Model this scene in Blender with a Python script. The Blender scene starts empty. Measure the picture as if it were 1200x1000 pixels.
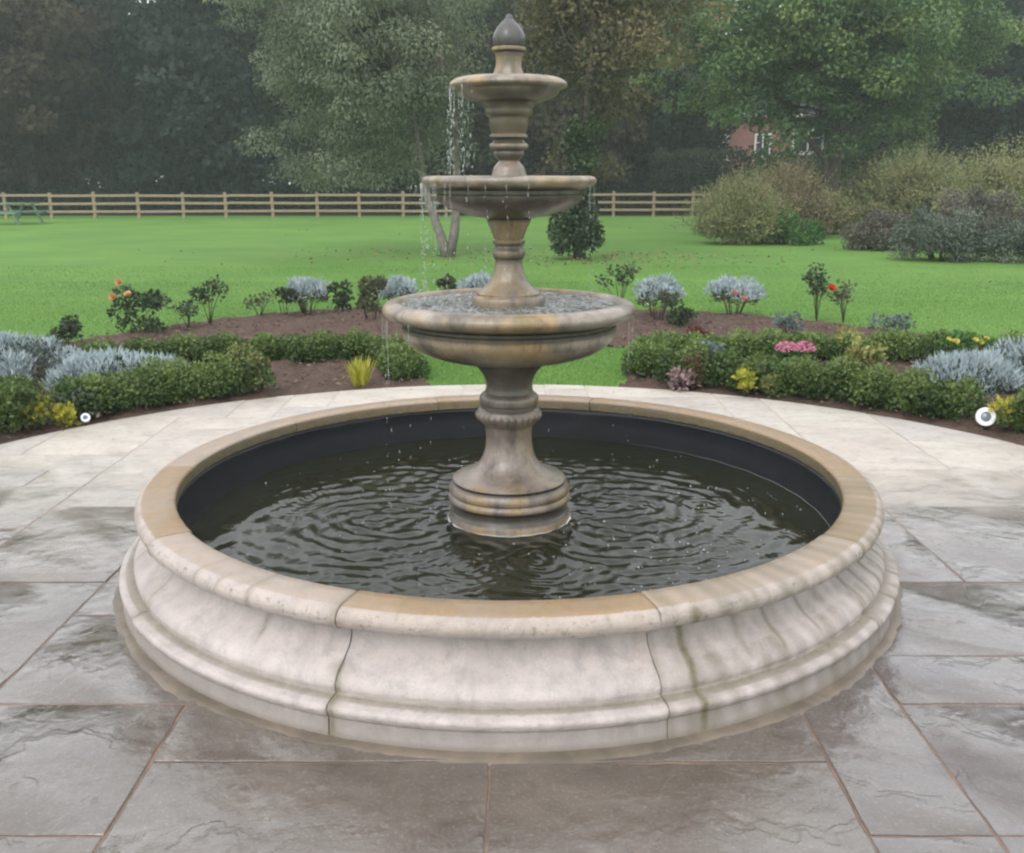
import bpy, bmesh, math, random
import numpy as np
from mathutils import Vector, Matrix
R = math.radians
rng = np.random.RandomState(7)
random.seed(7)
S = bpy.context.scene
COL = S.collection

# ---------------------------------------------------------------- camera, sky, sun, exposure
cd = bpy.data.cameras.new('camera'); cam = bpy.data.objects.new('camera', cd); COL.objects.link(cam)
cam.location = (0.013, 0, 1.6); cam.rotation_euler = (R(90 - 14.15), 0, 0)
cd.sensor_fit = 'HORIZONTAL'; cd.sensor_width = 36; cd.lens = 34.5
cd.clip_start = 0.05; cd.clip_end = 2000
S.camera = cam
W = bpy.data.worlds.new("World"); S.world = W; W.use_nodes = True
wn = W.node_tree; bg = wn.nodes['Background']
sky = wn.nodes.new('ShaderNodeTexSky'); sky.sky_type = 'NISHITA'; sky.sun_disc = False
SUN_EL, SUN_AZ = 45, 205            # azimuth measured clockwise from +Y: behind the camera, a little to the left
sky.sun_elevation = R(SUN_EL); sky.sun_rotation = R(SUN_AZ)
sky.air_density = 1.0; sky.dust_density = 4.0; sky.ozone_density = 1.0
hs = wn.nodes.new('ShaderNodeHueSaturation'); hs.inputs['Saturation'].default_value = 0.28
wn.links.new(sky.outputs[0], hs.inputs['Color']); cl = wn.nodes.new('ShaderNodeMixRGB'); cl.inputs[0].default_value = .7       # an even layer of bright cloud over the clear sky
cl.inputs[2].default_value = (8.0, 8.25, 8.5, 1); wn.links.new(hs.outputs[0], cl.inputs[1]); wn.links.new(cl.outputs[0], bg.inputs['Color'])
bg.inputs['Strength'].default_value = 0.15
ld = bpy.data.lights.new('sun', 'SUN'); ld.energy = 0.7; ld.angle = R(30); ld.color = (1, .96, .9)
sun = bpy.data.objects.new('sun', ld); COL.objects.link(sun)
sd = Vector((math.sin(R(SUN_AZ)) * math.cos(R(SUN_EL)), math.cos(R(SUN_AZ)) * math.cos(R(SUN_EL)), math.sin(R(SUN_EL))))
sun.rotation_euler = sd.to_track_quat('Z', 'Y').to_euler(); sun.location = (0, -5, 20)
S.view_settings.view_transform = 'Standard'; S.view_settings.look = 'None'
S.view_settings.exposure = 0.66; S.view_settings.gamma = 1
S.cycles.filter_width = 2.3
S.cycles.max_bounces = 6; S.cycles.transparent_max_bounces = 8; S.cycles.volume_bounces = 1

CX, CY = 0.0, 4.10                  # fountain axis

# ---------------------------------------------------------------- helpers
def tag(o, label=None, cat=None, group=None, kind=None):
    if label: o['label'] = label
    if cat: o['category'] = cat
    if group: o['group'] = group
    if kind: o['kind'] = kind
    return o

def link(name, me, m=None, parent=None):
    o = bpy.data.objects.new(name, me); COL.objects.link(o)
    if m: me.materials.append(m)
    if parent: o.parent = parent
    return o

def thing(name, label, cat, loc=(0, 0, 0), rz=0, group=None):
    o = bpy.data.objects.new(name, None); COL.objects.link(o)
    o.empty_display_size = .1; o.location = loc; o.rotation_euler = (0, 0, rz)
    return tag(o, label, cat, group)

def pymesh(name, v, f, smooth=None, attrs=None):
    me = bpy.data.meshes.new(name)
    me.from_pydata([tuple(map(float, p)) for p in v], [], f)
    if attrs:
        for k, a in attrs.items():
            at = me.attributes.new(k, 'FLOAT', 'POINT'); at.data.foreach_set('value', np.asarray(a, dtype=np.float32))
    if smooth is not None:
        me.polygons.foreach_set('use_smooth', [True] * len(me.polygons))
        if smooth < 180: me.set_sharp_from_angle(angle=R(smooth))
    me.update()
    return me

class MB:
    def __init__(s): s.v = []; s.f = []
    def add(s, v, f):
        b = len(s.v); s.v += [tuple(p) for p in v]; s.f += [tuple(i + b for i in q) for q in f]
    def box(s, x0, x1, y0, y1, z0, z1):
        s.add([(x0,y0,z0),(x1,y0,z0),(x1,y1,z0),(x0,y1,z0),(x0,y0,z1),(x1,y0,z1),(x1,y1,z1),(x0,y1,z1)],
              [(3,2,1,0),(4,5,6,7),(0,1,5,4),(1,2,6,5),(2,3,7,6),(3,0,4,7)])
    def obox(s, a, b, w, h):
        """a bar from a to b, w wide and h high"""
        a = Vector(a); b = Vector(b); d = (b - a).normalized()
        up = Vector((0,0,1)) if abs(d.z) < .9 else Vector((0,1,0))
        x = d.cross(up).normalized() * w / 2; z = d.cross(x).normalized() * h / 2
        q = [a-x-z, a+x-z, a+x+z, a-x+z, b-x-z, b+x-z, b+x+z, b-x+z]
        s.add(q, [(0,1,2,3),(7,6,5,4),(0,4,5,1),(1,5,6,2),(2,6,7,3),(3,7,4,0)])
    def tube(s, pts, rad, seg=8):
        pts = [Vector(p) for p in pts]; n = len(pts); v = []
        x = None
        for i, p in enumerate(pts):
            d = (pts[min(i+1, n-1)] - pts[max(i-1, 0)]).normalized()
            if x is None:
                x = d.cross(Vector((0,0,1)) if abs(d.z) < .9 else Vector((1,0,0))).normalized()
            x = (x - d * x.dot(d)).normalized(); y = d.cross(x)
            r = rad[i] if hasattr(rad, '__len__') else rad
            for k in range(seg):
                a = 2*math.pi*k/seg; v.append(p + x*math.cos(a)*r + y*math.sin(a)*r)
        f = [(i*seg+k, i*seg+(k+1)%seg, (i+1)*seg+(k+1)%seg, (i+1)*seg+k) for i in range(n-1) for k in range(seg)]
        f += [tuple(range(seg-1,-1,-1)), tuple((n-1)*seg+k for k in range(seg))]
        s.add(v, f)
    def blob(s, c, r, seg=6, rings=4):
        v = [(c[0], c[1], c[2]-r[2])]; f = []
        for i in range(1, rings):
            t = math.pi*i/rings
            for k in range(seg):
                a = 2*math.pi*k/seg
                v.append((c[0]+r[0]*math.sin(t)*math.cos(a), c[1]+r[1]*math.sin(t)*math.sin(a), c[2]-r[2]*math.cos(t)))
        v.append((c[0], c[1], c[2]+r[2])); L = len(v)-1
        for k in range(seg): f.append((0, 1+(k+1)%seg, 1+k)); f.append((L, L-seg+k, L-seg+(k+1)%seg))
        for i in range(rings-2):
            for k in range(seg):
                a = 1+i*seg+k; b = 1+i*seg+(k+1)%seg
                f.append((a, b, b+seg, a+seg))
        s.add(v, f)
    def build(s, name, m, parent=None, smooth=None):
        return link(name, pymesh(name, s.v, s.f, smooth), m, parent)

def leafmesh(name, P, D, N, L, Wd, tint, fold=.12):
    """one mesh of many leaf quads: base P, direction D, face normal N, lengths L, widths Wd"""
    n = len(P); L = np.broadcast_to(L, n)[:, None]; Wd = np.broadcast_to(Wd, n)[:, None]
    D = D / (np.linalg.norm(D, axis=1, keepdims=True) + 1e-9)
    Sd = np.cross(D, N); Sd /= (np.linalg.norm(Sd, axis=1, keepdims=True) + 1e-9)
    Nn = np.cross(Sd, D)
    V = np.empty((n, 4, 3))
    V[:, 0] = P; V[:, 1] = P + D*L*.5 + Sd*Wd/2 + Nn*Wd*fold; V[:, 2] = P + D*L; V[:, 3] = P + D*L*.5 - Sd*Wd/2 + Nn*Wd*fold
    me = bpy.data.meshes.new(name)
    me.vertices.add(n*4); me.vertices.foreach_set('co', V.astype(np.float32).ravel())
    me.loops.add(n*4); me.loops.foreach_set('vertex_index', np.arange(n*4, dtype=np.int32))
    me.polygons.add(n); me.polygons.foreach_set('loop_start', np.arange(0, n*4, 4, dtype=np.int32))
    at = me.attributes.new('tint', 'FLOAT', 'FACE'); at.data.foreach_set('value', np.clip(tint, 0, 1).astype(np.float32))
    me.update(calc_edges=True)
    return me

def rand_dirs(n, r=rng):
    v = r.normal(size=(n, 3)); return v / np.linalg.norm(v, axis=1, keepdims=True)

# ---------------------------------------------------------------- material helpers
class Mat:
    def __init__(s, name):
        s.m = bpy.data.materials.new(name); s.m.use_nodes = True; s.t = s.m.node_tree
        s.b = s.t.nodes['Principled BSDF']; s.out = s.t.nodes['Material Output']
    def n(s, typ, ins=None, **props):
        q = s.t.nodes.new('ShaderNode' + typ)
        for k, v in props.items(): setattr(q, k, v)
        for k, v in (ins or {}).items(): s.put(q.inputs[k], v)
        return q
    def put(s, sock, v):
        if isinstance(v, bpy.types.NodeSocket): s.t.links.new(v, sock)
        else:
            if hasattr(sock.default_value, '__len__') and hasattr(v, '__len__') and len(sock.default_value) == 4 and len(v) == 3: v = (*v, 1)
            sock.default_value = v
    def set(s, **k):
        for a, v in k.items(): s.put(s.b.inputs[a.replace('_', ' ')], v)
        return s
    def coord(s, scale=(1,1,1), kind='Object'):
        tc = s.n('TexCoord'); mp = s.n('Mapping', {'Vector': tc.outputs[kind], 'Scale': scale}); return mp.outputs[0]
    def noise(s, vec, sc, det=4, rough=.55, dist=0):
        return s.n('TexNoise', {'Vector': vec, 'Scale': sc, 'Detail': det, 'Roughness': rough, 'Distortion': dist}).outputs['Fac']
    def ramp(s, fac, stops):
        q = s.n('ValToRGB', {'Fac': fac}); e = q.color_ramp.elements
        while len(e) < len(stops): e.new(.5)
        for i, (p, c) in enumerate(stops):
            e[i].position = p; e[i].color = (*c, 1) if hasattr(c, '__len__') else (c, c, c, 1)
        return q.outputs[0]
    def mix(s, f, a, b, mode='MIX'):
        q = s.n('MixRGB', blend_type=mode); s.put(q.inputs[0], f); s.put(q.inputs[1], a); s.put(q.inputs[2], b); return q.outputs[0]
    def math(s, op, a, b=0.0, clamp=False):
        q = s.n('Math', operation=op, use_clamp=clamp); s.put(q.inputs[0], a); s.put(q.inputs[1], b); return q.outputs[0]
    def attr(s, name): return s.n('Attribute', attribute_name=name).outputs['Fac']
    def bump(s, h, strength=.3, dist=.01, normal=None):
        i = {'Height': h, 'Strength': strength, 'Distance': dist}
        if normal is not None: i['Normal'] = normal
        q = s.n('Bump', i); return q.outputs[0]

def leafmat(name, cols, transl=.25, rough=.5, spec=.35):
    """cols: three leaf colours picked by the per-leaf tint"""
    m = Mat(name); t = m.attr('tint')
    c = m.ramp(t, [(0.0, cols[0]), (.5, cols[1]), (1.0, cols[2])])
    ri = m.n('ObjectInfo').outputs['Random']
    c = m.n('HueSaturation', {'Color': c, 'Value': m.math('ADD', m.math('MULTIPLY', ri, .3), .85)}).outputs[0]
    m.set(Base_Color=c, Roughness=rough, Specular_IOR_Level=spec)
    tr = m.n('BsdfTranslucent', {'Color': c}); mx = m.n('MixShader', {0: transl, 1: m.b.outputs[0], 2: tr.outputs[0]})
    m.t.links.new(mx.outputs[0], m.out.inputs[0])
    return m.m

def plain(name, col, rough=.6, spec=.4, nscale=30, var=.25, bump=0.0, metal=0):
    m = Mat(name); v = m.coord(); f = m.noise(v, nscale, 5)
    c = m.mix(f, tuple(x*(1-var) for x in col), tuple(min(1, x*(1+var)) for x in col))
    m.set(Base_Color=c, Roughness=rough, Specular_IOR_Level=spec, Metallic=metal)
    if bump: m.set(Normal=m.bump(f, bump, .01))
    return m.m

# ---------------------------------------------------------------- setting materials
def grass_mat():
    m = Mat('grass'); v = m.coord()
    big = m.noise(v, .35, 3); mid = m.noise(m.coord((.35, 1, 1)), 1.3, 6, .7); fine = m.noise(m.coord((1, .35, 1)), 60, 4, .7)
    c = m.mix(m.ramp(big, [(.35, 0), (.65, 1)]), (.094, .196, .042), (.128, .25, .052))
    c = m.mix(m.math('MULTIPLY', m.ramp(mid, [(.45, 0), (.75, 1)]), .45), c, (.18, .29, .07))
    c = m.mix(m.math('MULTIPLY', fine, .3), c, (.075, .17, .033))
    m.set(Base_Color=c, Roughness=.8, Specular_IOR_Level=.15, Normal=m.bump(fine, .35, .02))
    return m.m
def soil_mat():
    m = Mat('bark_mulch'); v = m.coord()
    a = m.noise(v, 45, 6, .7); b = m.noise(v, 4, 4)
    vo = m.n('TexVoronoi', {'Vector': v, 'Scale': 38.0}).outputs['Color']
    c = m.mix(a, (.05, .032, .024), (.19, .125, .098))
    c = m.mix(.35, c, m.mix(m.n('SeparateColor', {0: vo}).outputs[0], (.055, .038, .03), (.23, .155, .125)))
    c = m.mix(m.math('MULTIPLY', b, .4), c, (.05, .034, .026))
    m.set(Base_Color=c, Roughness=.85, Specular_IOR_Level=.2, Normal=m.bump(a, .9, .03))
    return m.m
def slab_mat():
    m = Mat('riven_sandstone'); v = m.n('NewGeometry').outputs['Position']
    tone = m.attr('tone'); hue = m.attr('hue')
    off = m.n('CombineXYZ', {0: m.math('MULTIPLY', tone, 40.0), 1: m.math('MULTIPLY', hue, 25.0), 2: 0.0}).outputs[0]
    vv = m.n('VectorMath', {0: v, 1: off}, operation='ADD').outputs[0]
    n1 = m.noise(vv, 2.2, 6, .6, .8); n2 = m.noise(vv, 14, 6, .7, .6); n3 = m.noise(vv, 90, 3, .6)
    wv = m.n('TexWave', {'Vector': vv, 'Scale': .9, 'Distortion': 9.0, 'Detail': 4.0, 'Detail Scale': .9}, wave_type='BANDS', bands_direction='DIAGONAL').outputs['Fac']
    strat = m.n('TexWave', {'Vector': vv, 'Scale': .55, 'Distortion': 14.0, 'Detail': 5.0, 'Detail Scale': 1.4, 'Detail Roughness': .6}, wave_type='RINGS').outputs['Fac']
    dry = m.ramp(hue, [(0, (.42, .38, .33)), (.35, (.50, .455, .40)), (.7, (.46, .40, .345)), (1, (.40, .375, .36))])
    wet = m.ramp(hue, [(0, (.098, .078, .062)), (.35, (.10, .085, .076)), (.6, (.118, .094, .076)), (.8, (.105, .09, .089)), (1, (.115, .10, .103))])
    sep = m.n('SeparateXYZ', {0: v})
    wy = m.math('ADD', sep.outputs[1], m.math('MULTIPLY', m.math('SUBTRACT', m.noise(v, .9, 6, .65, .5), .5), 3.0))
    wetf = m.ramp(m.math('MULTIPLY', wy, .1), [(.39, 1), (.57, 0)])
    c = m.mix(wetf, dry, wet)
    c = m.mix(m.math('MULTIPLY', m.ramp(n1, [(.35, 0), (.7, 1)]), .45), c, m.mix(wetf, (.56, .53, .49), (.185, .15, .124)))
    c = m.mix(m.math('MULTIPLY', m.ramp(wv, [(.55, 0), (.95, 1)]), m.mix(wetf, (.12,)*3, (.45,)*3)), c, m.mix(wetf, (.3, .25, .21), (.085, .066, .052)))
    c = m.mix(m.math('MULTIPLY', m.ramp(n2, [(.5, 0), (.72, 1)]), .55), c, m.mix(wetf, (.26, .23, .2), (.07, .06, .05)))
    c = m.mix(m.math('MULTIPLY', m.ramp(n3, [(.55, 0), (.8, 1)]), .18), c, (.6, .55, .5))
    film = m.ramp(m.math('ADD', m.noise(v, 1.5, 5, .6, .5), m.math('MULTIPLY', m.math('ABSOLUTE', sep.outputs[0]), .07)), [(.40, 0), (.54, 1)])
    ro = m.mix(wetf, (.62,)*3, m.mix(film, (.36,)*3, (.09,)*3))
    ledge = m.ramp(m.math('ADD', m.math('MULTIPLY', strat, .7), m.math('MULTIPLY', n2, .3)), [(.40, 0), (.46, .5), (.60, .5), (.66, 1)])
    h = m.math('ADD', m.math('ADD', m.math('MULTIPLY', strat, .5), m.math('MULTIPLY', ledge, .28)), m.math('ADD', m.math('MULTIPLY', n2, .5), m.math('MULTIPLY', n1, 1.0)))
    bs = m.mix(wetf, (.55,)*3, m.mix(film, (.55,)*3, (.28,)*3))
    bn = m.n('Bump', {'Height': h, 'Strength': bs, 'Distance': .03}).outputs[0]
    m.set(Base_Color=c, Roughness=ro, Specular_IOR_Level=.5, Normal=m.bump(n3, .12, .003, bn), Coat_Weight=m.mix(wetf, (0,)*3, m.mix(film, (.2,)*3, (1.0,)*3)), Coat_Roughness=.05, Coat_IOR=1.6, Coat_Normal=m.n('Bump', {'Height': h, 'Strength': .22, 'Distance': .03}).outputs[0])
    return m.m
def stone_mat(name, pale, dark, tan, green=.5):
    """cast stone weathered by running water: drip streaks, tan and green patches"""
    m = Mat(name); v = m.coord(); vs = m.coord((1, 1, .16))
    n1 = m.noise(v, 5, 6, .65, .4); n2 = m.noise(vs, 16, 5, .65); n3 = m.noise(v, 70, 4, .7); n4 = m.noise(m.coord((1, 1, .5)), 3.2, 5, .6, .6)
    c = m.mix(m.ramp(n1, [(.33, 0), (.68, 1)]), dark, pale)
    c = m.mix(m.ramp(n4, [(.46, 0), (.62, .85)]), c, tan)
    c = m.mix(m.ramp(n2, [(.52, 0), (.75, .75)]), c, tuple(x*.35 for x in dark))
    c = m.mix(m.math('MULTIPLY', m.ramp(m.noise(vs, 7, 5, .6, .3), [(.55, 0), (.7, 1)]), green), c, (.10, .095, .045))
    c = m.mix(m.math('MULTIPLY', m.ramp(n3, [(.5, 0), (.75, 1)]), .35), c, tuple(x*.5 for x in dark))
    wd = m.math('MULTIPLY', m.attr('slime_shade'), m.math('ADD', m.math('MULTIPLY', n2, .8), .55), True)
    c = m.mix(wd, c, m.mix(n1, (.030, .027, .022), (.07, .06, .048)))  # wet stain and painted-in shade darken coves and undersides
    m.set(Base_Color=c, Roughness=m.mix(n2, (.18,)*3, (.5,)*3), Specular_IOR_Level=.6,
          Normal=m.bump(n3, .25, .004, m.bump(n1, .25, .01)))
    return m.m
def surround_mat():
    m = Mat('cast_stone_surround'); v = m.coord(); st = m.attr('stain'); top = m.attr('top'); tone = m.attr('tone'); low = m.attr('low')
    n1 = m.noise(v, 4, 6, .65, .5); n2 = m.noise(m.coord((1, 1, .25)), 18, 5, .7); n3 = m.noise(v, 170, 5, .75); n5 = m.noise(v, 28, 6, .75, .3)
    c = m.mix(m.ramp(n1, [(.3, 0), (.7, 1)]), (.40, .348, .332), (.55, .482, .46))
    c = m.mix(m.math('MULTIPLY', m.ramp(n2, [(.45, 0), (.7, 1)]), .45), c, (.27, .265, .265))
    tan = m.mix(n5, (.20, .125, .06), (.38, .265, .155))
    tf = m.math('MULTIPLY', top, m.math('ADD', tone, m.math('MULTIPLY', m.math('SUBTRACT', n1, .5), .9)), True)
    c = m.mix(tf, c, tan)
    grime = m.ramp(m.noise(m.coord((1, 1, .55)), 6.5, 7, .72, .7), [(.50, 0), (.66, 1)])
    c = m.mix(m.math('MULTIPLY', grime, .42), c, (.215, .20, .19))
    rust = m.ramp(m.noise(m.coord((1, 1, .3)), 9, 6, .7, .3), [(.58, 0), (.72, 1)])
    c = m.mix(m.math('MULTIPLY', rust, .35), c, (.33, .24, .15))
    c = m.mix(m.math('MULTIPLY', low, .6), c, m.mix(n5, (.20, .18, .165), (.33, .30, .28)))
    pit = m.math('MULTIPLY', m.attr('roll'), m.ramp(m.noise(m.coord((1, 1, .6)), 42, 5, .75), [(.56, 0), (.64, 1)]))
    c = m.mix(m.math('MULTIPLY', pit, .6), c, (.12, .10, .085))
    sf = m.math('MULTIPLY', st, m.math('ADD', m.math('MULTIPLY', n5, 1.2), .35), True)
    c = m.mix(sf, c, m.mix(n2, (.065, .055, .028), (.165, .15, .075)))
    c = m.mix(m.math('MULTIPLY', m.ramp(n3, [(.54, 0), (.70, 1)]), .5), c, (.19, .165, .14))
    c = m.mix(m.math('MULTIPLY', m.ramp(n5, [(.62, 0), (.8, 1)]), .35), c, (.25, .21, .16))
    m.set(Base_Color=c, Roughness=m.mix(top, m.mix(n1, (.5,)*3, (.72,)*3), (.33,)*3), Specular_IOR_Level=.45,
          Normal=m.bump(n3, .4, .003, m.bump(n5, .4, .006)))
    return m.m
def water_mat(name, col, foam=0.0):
    m = Mat(name); v = m.coord()
    a = m.noise(v, 26, 3, .5); b = m.noise(v, 70, 2, .5)
    c = m.mix(m.noise(v, 3, 3), tuple(x*.7 for x in col), tuple(x*1.4 for x in col))
    if foam: c = m.mix(m.math('MULTIPLY', m.ramp(m.noise(v, 45, 5, .7), [(.5, 0), (.72, 1)]), foam), c, (.55, .58, .58))
    m.set(Base_Color=c, Roughness=.04, IOR=1.333, Specular_IOR_Level=.5, Normal=m.bump(m.math('ADD', a, m.math('MULTIPLY', b, .3)), .12 if not foam else .5, .006))
    return m.m
GRASS = grass_mat(); SOIL = soil_mat(); SLAB = slab_mat(); SURR = surround_mat()
def mortar_mat():
    m = Mat('orange_mortar'); v = m.n('NewGeometry').outputs['Position']; a = m.noise(v, 9, 5, .7); y = m.n('SeparateXYZ', {0: v}).outputs[1]
    w = m.ramp(m.math('MULTIPLY', y, .1), [(.40, 1), (.55, 0)]); c = m.mix(w, (.42, .37, .32), m.mix(m.ramp(a, [(.35, 0), (.65, 1)]), (.13, .10, .085), (.25, .165, .125)))
    m.set(Base_Color=c, Roughness=.7, Specular_IOR_Level=.3, Normal=m.bump(a, .4, .01)); return m.m
MORTAR = mortar_mat()
def collar_mat():
    m = Mat('sandy_mortar_collar'); v = m.coord(); a = m.noise(v, 5, 6, .7, .6); b = m.noise(v, 40, 5, .7)
    c = m.mix(m.ramp(a, [(.38, 0), (.62, 1)]), (.125, .104, .082), (.225, .18, .135)); c = m.mix(m.math('MULTIPLY', b, .5), c, (.10, .085, .065))
    m.set(Base_Color=c, Roughness=m.mix(a, (.25,)*3, (.6,)*3), Normal=m.bump(b, .4, .006)); return m.m
COLLAR = collar_mat()
LINER = plain('black_liner', (.012, .014, .017), .45, .4, 6, .4)
STONE = stone_mat('fountain_stone', (.42, .355, .295), (.12, .10, .082), (.37, .25, .13), .7)
STONEW = stone_mat('pedestal_stone', (.28, .23, .195), (.095, .08, .068), (.31, .215, .09), .5)
FINIAL = stone_mat('finial_stone', (.10, .102, .115), (.042, .043, .05), (.085, .078, .07), .2)
WATER = water_mat('murky_pool_water', (.015, .016, .009))
BWATER = water_mat('bowl_water', (.10, .105, .095), .5)
def drop_mat():
    m = Mat('running_water'); m.set(Base_Color=(.9, .93, .93), Roughness=.08, IOR=1.33, Transmission_Weight=.75, Specular_IOR_Level=.6); return m.m
DROP = drop_mat()
BARK = plain('bark', (.082, .07, .058), .85, .2, 9, .6, .8)
PBARK = plain('pale_bark', (.17, .155, .135), .85, .2, 10, .75, .8)
TWIG = plain('twigs', (.06, .045, .03), .9, .2, 20, .4, .5)
STEM = plain('green_stems', (.07, .09, .04), .7, .3, 20, .4)

# ---------------------------------------------------------------- ground, woodland floor, bed, patio
def grid_sheet(name, x0, x1, y0, y1, z, m, n=2):
    b = MB(); b.add([(x0,y0,z),(x1,y0,z),(x1,y1,z),(x0,y1,z)], [(0,1,2,3)])
    return b.build(name, m)
tag(grid_sheet('lawn', -140, 140, -60, 180, -.02, GRASS), kind='structure')
FLOOR = plain('leaf_litter', (.035, .028, .018), .9, .1, 8, .5, .6)
tag(grid_sheet('woodland_floor', -140, 140, 45.6, 180, -.012, FLOOR), kind='structure')

_ang = np.array([60, 90, 110, 125, 140, 146, 151, 155, 161, 169, 191, 198, 204.5, 209, 213.3, 218, 235, 250, 270, 300])
_rad = np.array([6.4, 6.4, 6.6, 7.0, 7.42, 7.75, 8.02, 8.25, 8.5, 8.6, 8.9, 8.7, 8.33, 8.01, 7.69, 7.37, 6.95, 6.6, 6.4, 6.4])
def bed_r(a): return np.interp(a % 360, _ang, _rad)          # a: degrees from the camera side of the fountain, to the right
def pol(r, a, z=0.0): return (CX + r*math.sin(R(a)), CY - r*math.cos(R(a)), z)
GAP0, GAP1, GAPR = 166.5, 190.0, 5.62                        # the strip of lawn that reaches the patio
def soil_bed():
    na, nr = 420, 70; A = np.linspace(60, 300, na); v = []; f = []
    nz = np.random.RandomState(3)
    for i, a in enumerate(A):
        rb = bed_r(a) + .05*math.sin(a*1.7) + nz.normal()*.015
        for j in range(nr):
            t = j/(nr-1); r = 3.60 + (rb-3.60)*t
            e = min(1, t*12, (1-t)*12)
            z = -.014 + e*(.03 + nz.normal()*.012 + .02*math.sin(a*.9+r*5))
            v.append(pol(r, a, z))
    for i in range(na-1):
        for j in range(nr-1):
            a = A[i]; r = 3.60 + (bed_r(a)-3.60)*(j+.5)/(nr-1)
            if GAP0 + .6*math.sin(r*6) < a < GAP1 + .6*math.sin(r*5) and r < GAPR: continue
            f.append((i*nr+j, (i+1)*nr+j, (i+1)*nr+j+1, i*nr+j+1))
    return link('bed_soil', pymesh('bed_soil', v, f, 180), SOIL)
tag(soil_bed(), kind='structure')

PR = 3.63
def patio():
    u = .32; gx0, gy0 = -.05, 2.14
    N = 14; used = {}
    rects = []
    def put(i, j, w, h):
        for a in range(i, i+w):
            for b in range(j, j+h): used[(a, b)] = 1
        rects.append((i, j, w, h))
    # slabs next to the near side of the pool, (column, row, columns, rows)
    for q in [(-3,-2,3,3),(0,-2,3,3),(0,1,3,2),(-3,1,3,2),(3,-1,1,1),(3,0,1,3),(4,0,2,2),(4,-2,3,2),(3,-3,1,2),(-5,0,2,2),(-6,-2,3,2),(-5,2,2,2),(4,2,2,1),(4,3,3,2),(6,0,3,3),(-8,0,3,2),(-8,2,3,3),
              (6,5,3,3),(4,5,2,3),(7,3,2,2),(-7,5,2,3),(-5,4,2,2)]:
        if all((a, b) not in used for a in range(q[0], q[0]+q[2]) for b in range(q[1], q[1]+q[3])): put(*q)
    rr = random.Random(11)
    for j in range(-8, 20):
        for i in range(-14, 15):
            if (i, j) in used: continue
            for w, h in rr.sample([(3,2),(2,2),(2,3),(3,2),(2,1),(1,2)], 6) + [(1,1)]:
                if all((a, b) not in used for a in range(i, i+w) for b in range(j, j+h)): put(i, j, w, h); break
    circ = [(CX+PR*math.cos(t), CY+PR*math.sin(t)) for t in np.linspace(0, 2*math.pi, 160, endpoint=False)]
    def clip(poly):
        for k in range(len(circ)):
            a, b = circ[k], circ[(k+1) % len(circ)]; out = []
            sd_ = lambda p: (b[0]-a[0])*(p[1]-a[1]) - (b[1]-a[1])*(p[0]-a[0])
            for q in range(len(poly)):
                p0, p1 = poly[q], poly[(q+1) % len(poly)]; s0, s1 = sd_(p0), sd_(p1)
                if s0 >= 0: out.append(p0)
                if (s0 >= 0) != (s1 >= 0):
                    t = s0/(s0-s1); out.append((p0[0]+(p1[0]-p0[0])*t, p0[1]+(p1[1]-p0[1])*t))
            poly = out
            if len(poly) < 3: return []
        return poly
    v, f, tone, hue = [], [], [], []
    for (i, j, w, h) in rects:
        g = .0042
        x0, x1, y0, y1 = gx0+i*u+g, gx0+(i+w)*u-g, gy0+j*u+g, gy0+(j+h)*u-g
        d = [math.hypot(x-CX, y-CY) for x in (x0, x1) for y in (y0, y1)]
        if min(d) > PR + .8 or max(d) < 1.45: continue
        poly = []
        cs = [(x0,y0),(x1,y0),(x1,y1),(x0,y1)]
        for k in range(4):
            a, b = cs[k], cs[(k+1) % 4]; n = max(3, int(math.dist(a, b)/.06))
            for q in range(n): poly.append((a[0]+(b[0]-a[0])*q/n + rr.gauss(0, .0018), a[1]+(b[1]-a[1])*q/n + rr.gauss(0, .0018)))
        if max(d) > PR: poly = clip(poly)
        if len(poly) < 3: continue
        to = rr.random(); mx_, my_ = (x0+x1)/2, (y0+y1)/2; hu = rr.uniform(0, .25) if abs(mx_) < .95 and my_ < 3.2 else rr.uniform(.75, 1) if mx_ > .9 and my_ < 4.6 else rr.random(); zz = rr.gauss(0, .0012); tx, ty = rr.gauss(0, .0018), rr.gauss(0, .0018)
        cx_, cy_ = (x0+x1)/2, (y0+y1)/2; b0 = len(v); n = len(poly)
        zt = [zz + (p[0]-cx_)*tx + (p[1]-cy_)*ty for p in poly]
        for s_, dz in ((1, -.014), (1, -.0022), (.0, 0)):
            for p, z in zip(poly, zt):
                if s_ == 0:
                    L_ = math.dist(p, (cx_, cy_)) + 1e-6; k_ = 1 - .004/L_
                    v.append((cx_+(p[0]-cx_)*k_, cy_+(p[1]-cy_)*k_, z+dz))
                else: v.append((p[0], p[1], z+dz))
                tone.append(to); hue.append(hu)
        for l in (0, 1):
            for k in range(n): f.append((b0+l*n+k, b0+l*n+(k+1)%n, b0+(l+1)*n+(k+1)%n, b0+(l+1)*n+k))
        f.append(tuple(b0+2*n+k for k in range(n)))
    link('patio', pymesh('patio', v, f, 30, {'tone': tone, 'hue': hue}), SLAB)['kind'] = 'structure'
    b = MB(); n = 128
    b.add([pol(PR-.004, 360*k/n, -.0036) for k in range(n)], [tuple(range(n))[::1]])
    b.build('patio_joints', MORTAR)['kind'] = 'structure'
    # sandy mortar collar where the surround meets the paving
    v = []; f = []; n = 360; nr = 6; nz = np.random.RandomState(5)
    w = sum(np.sin(np.arange(n)*2*np.pi/n*k + nz.rand()*6)*(.018/k**.6) for k in (3, 5, 9, 14, 23, 37, 61, 83, 110)) + nz.normal(size=n)*.004
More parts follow.
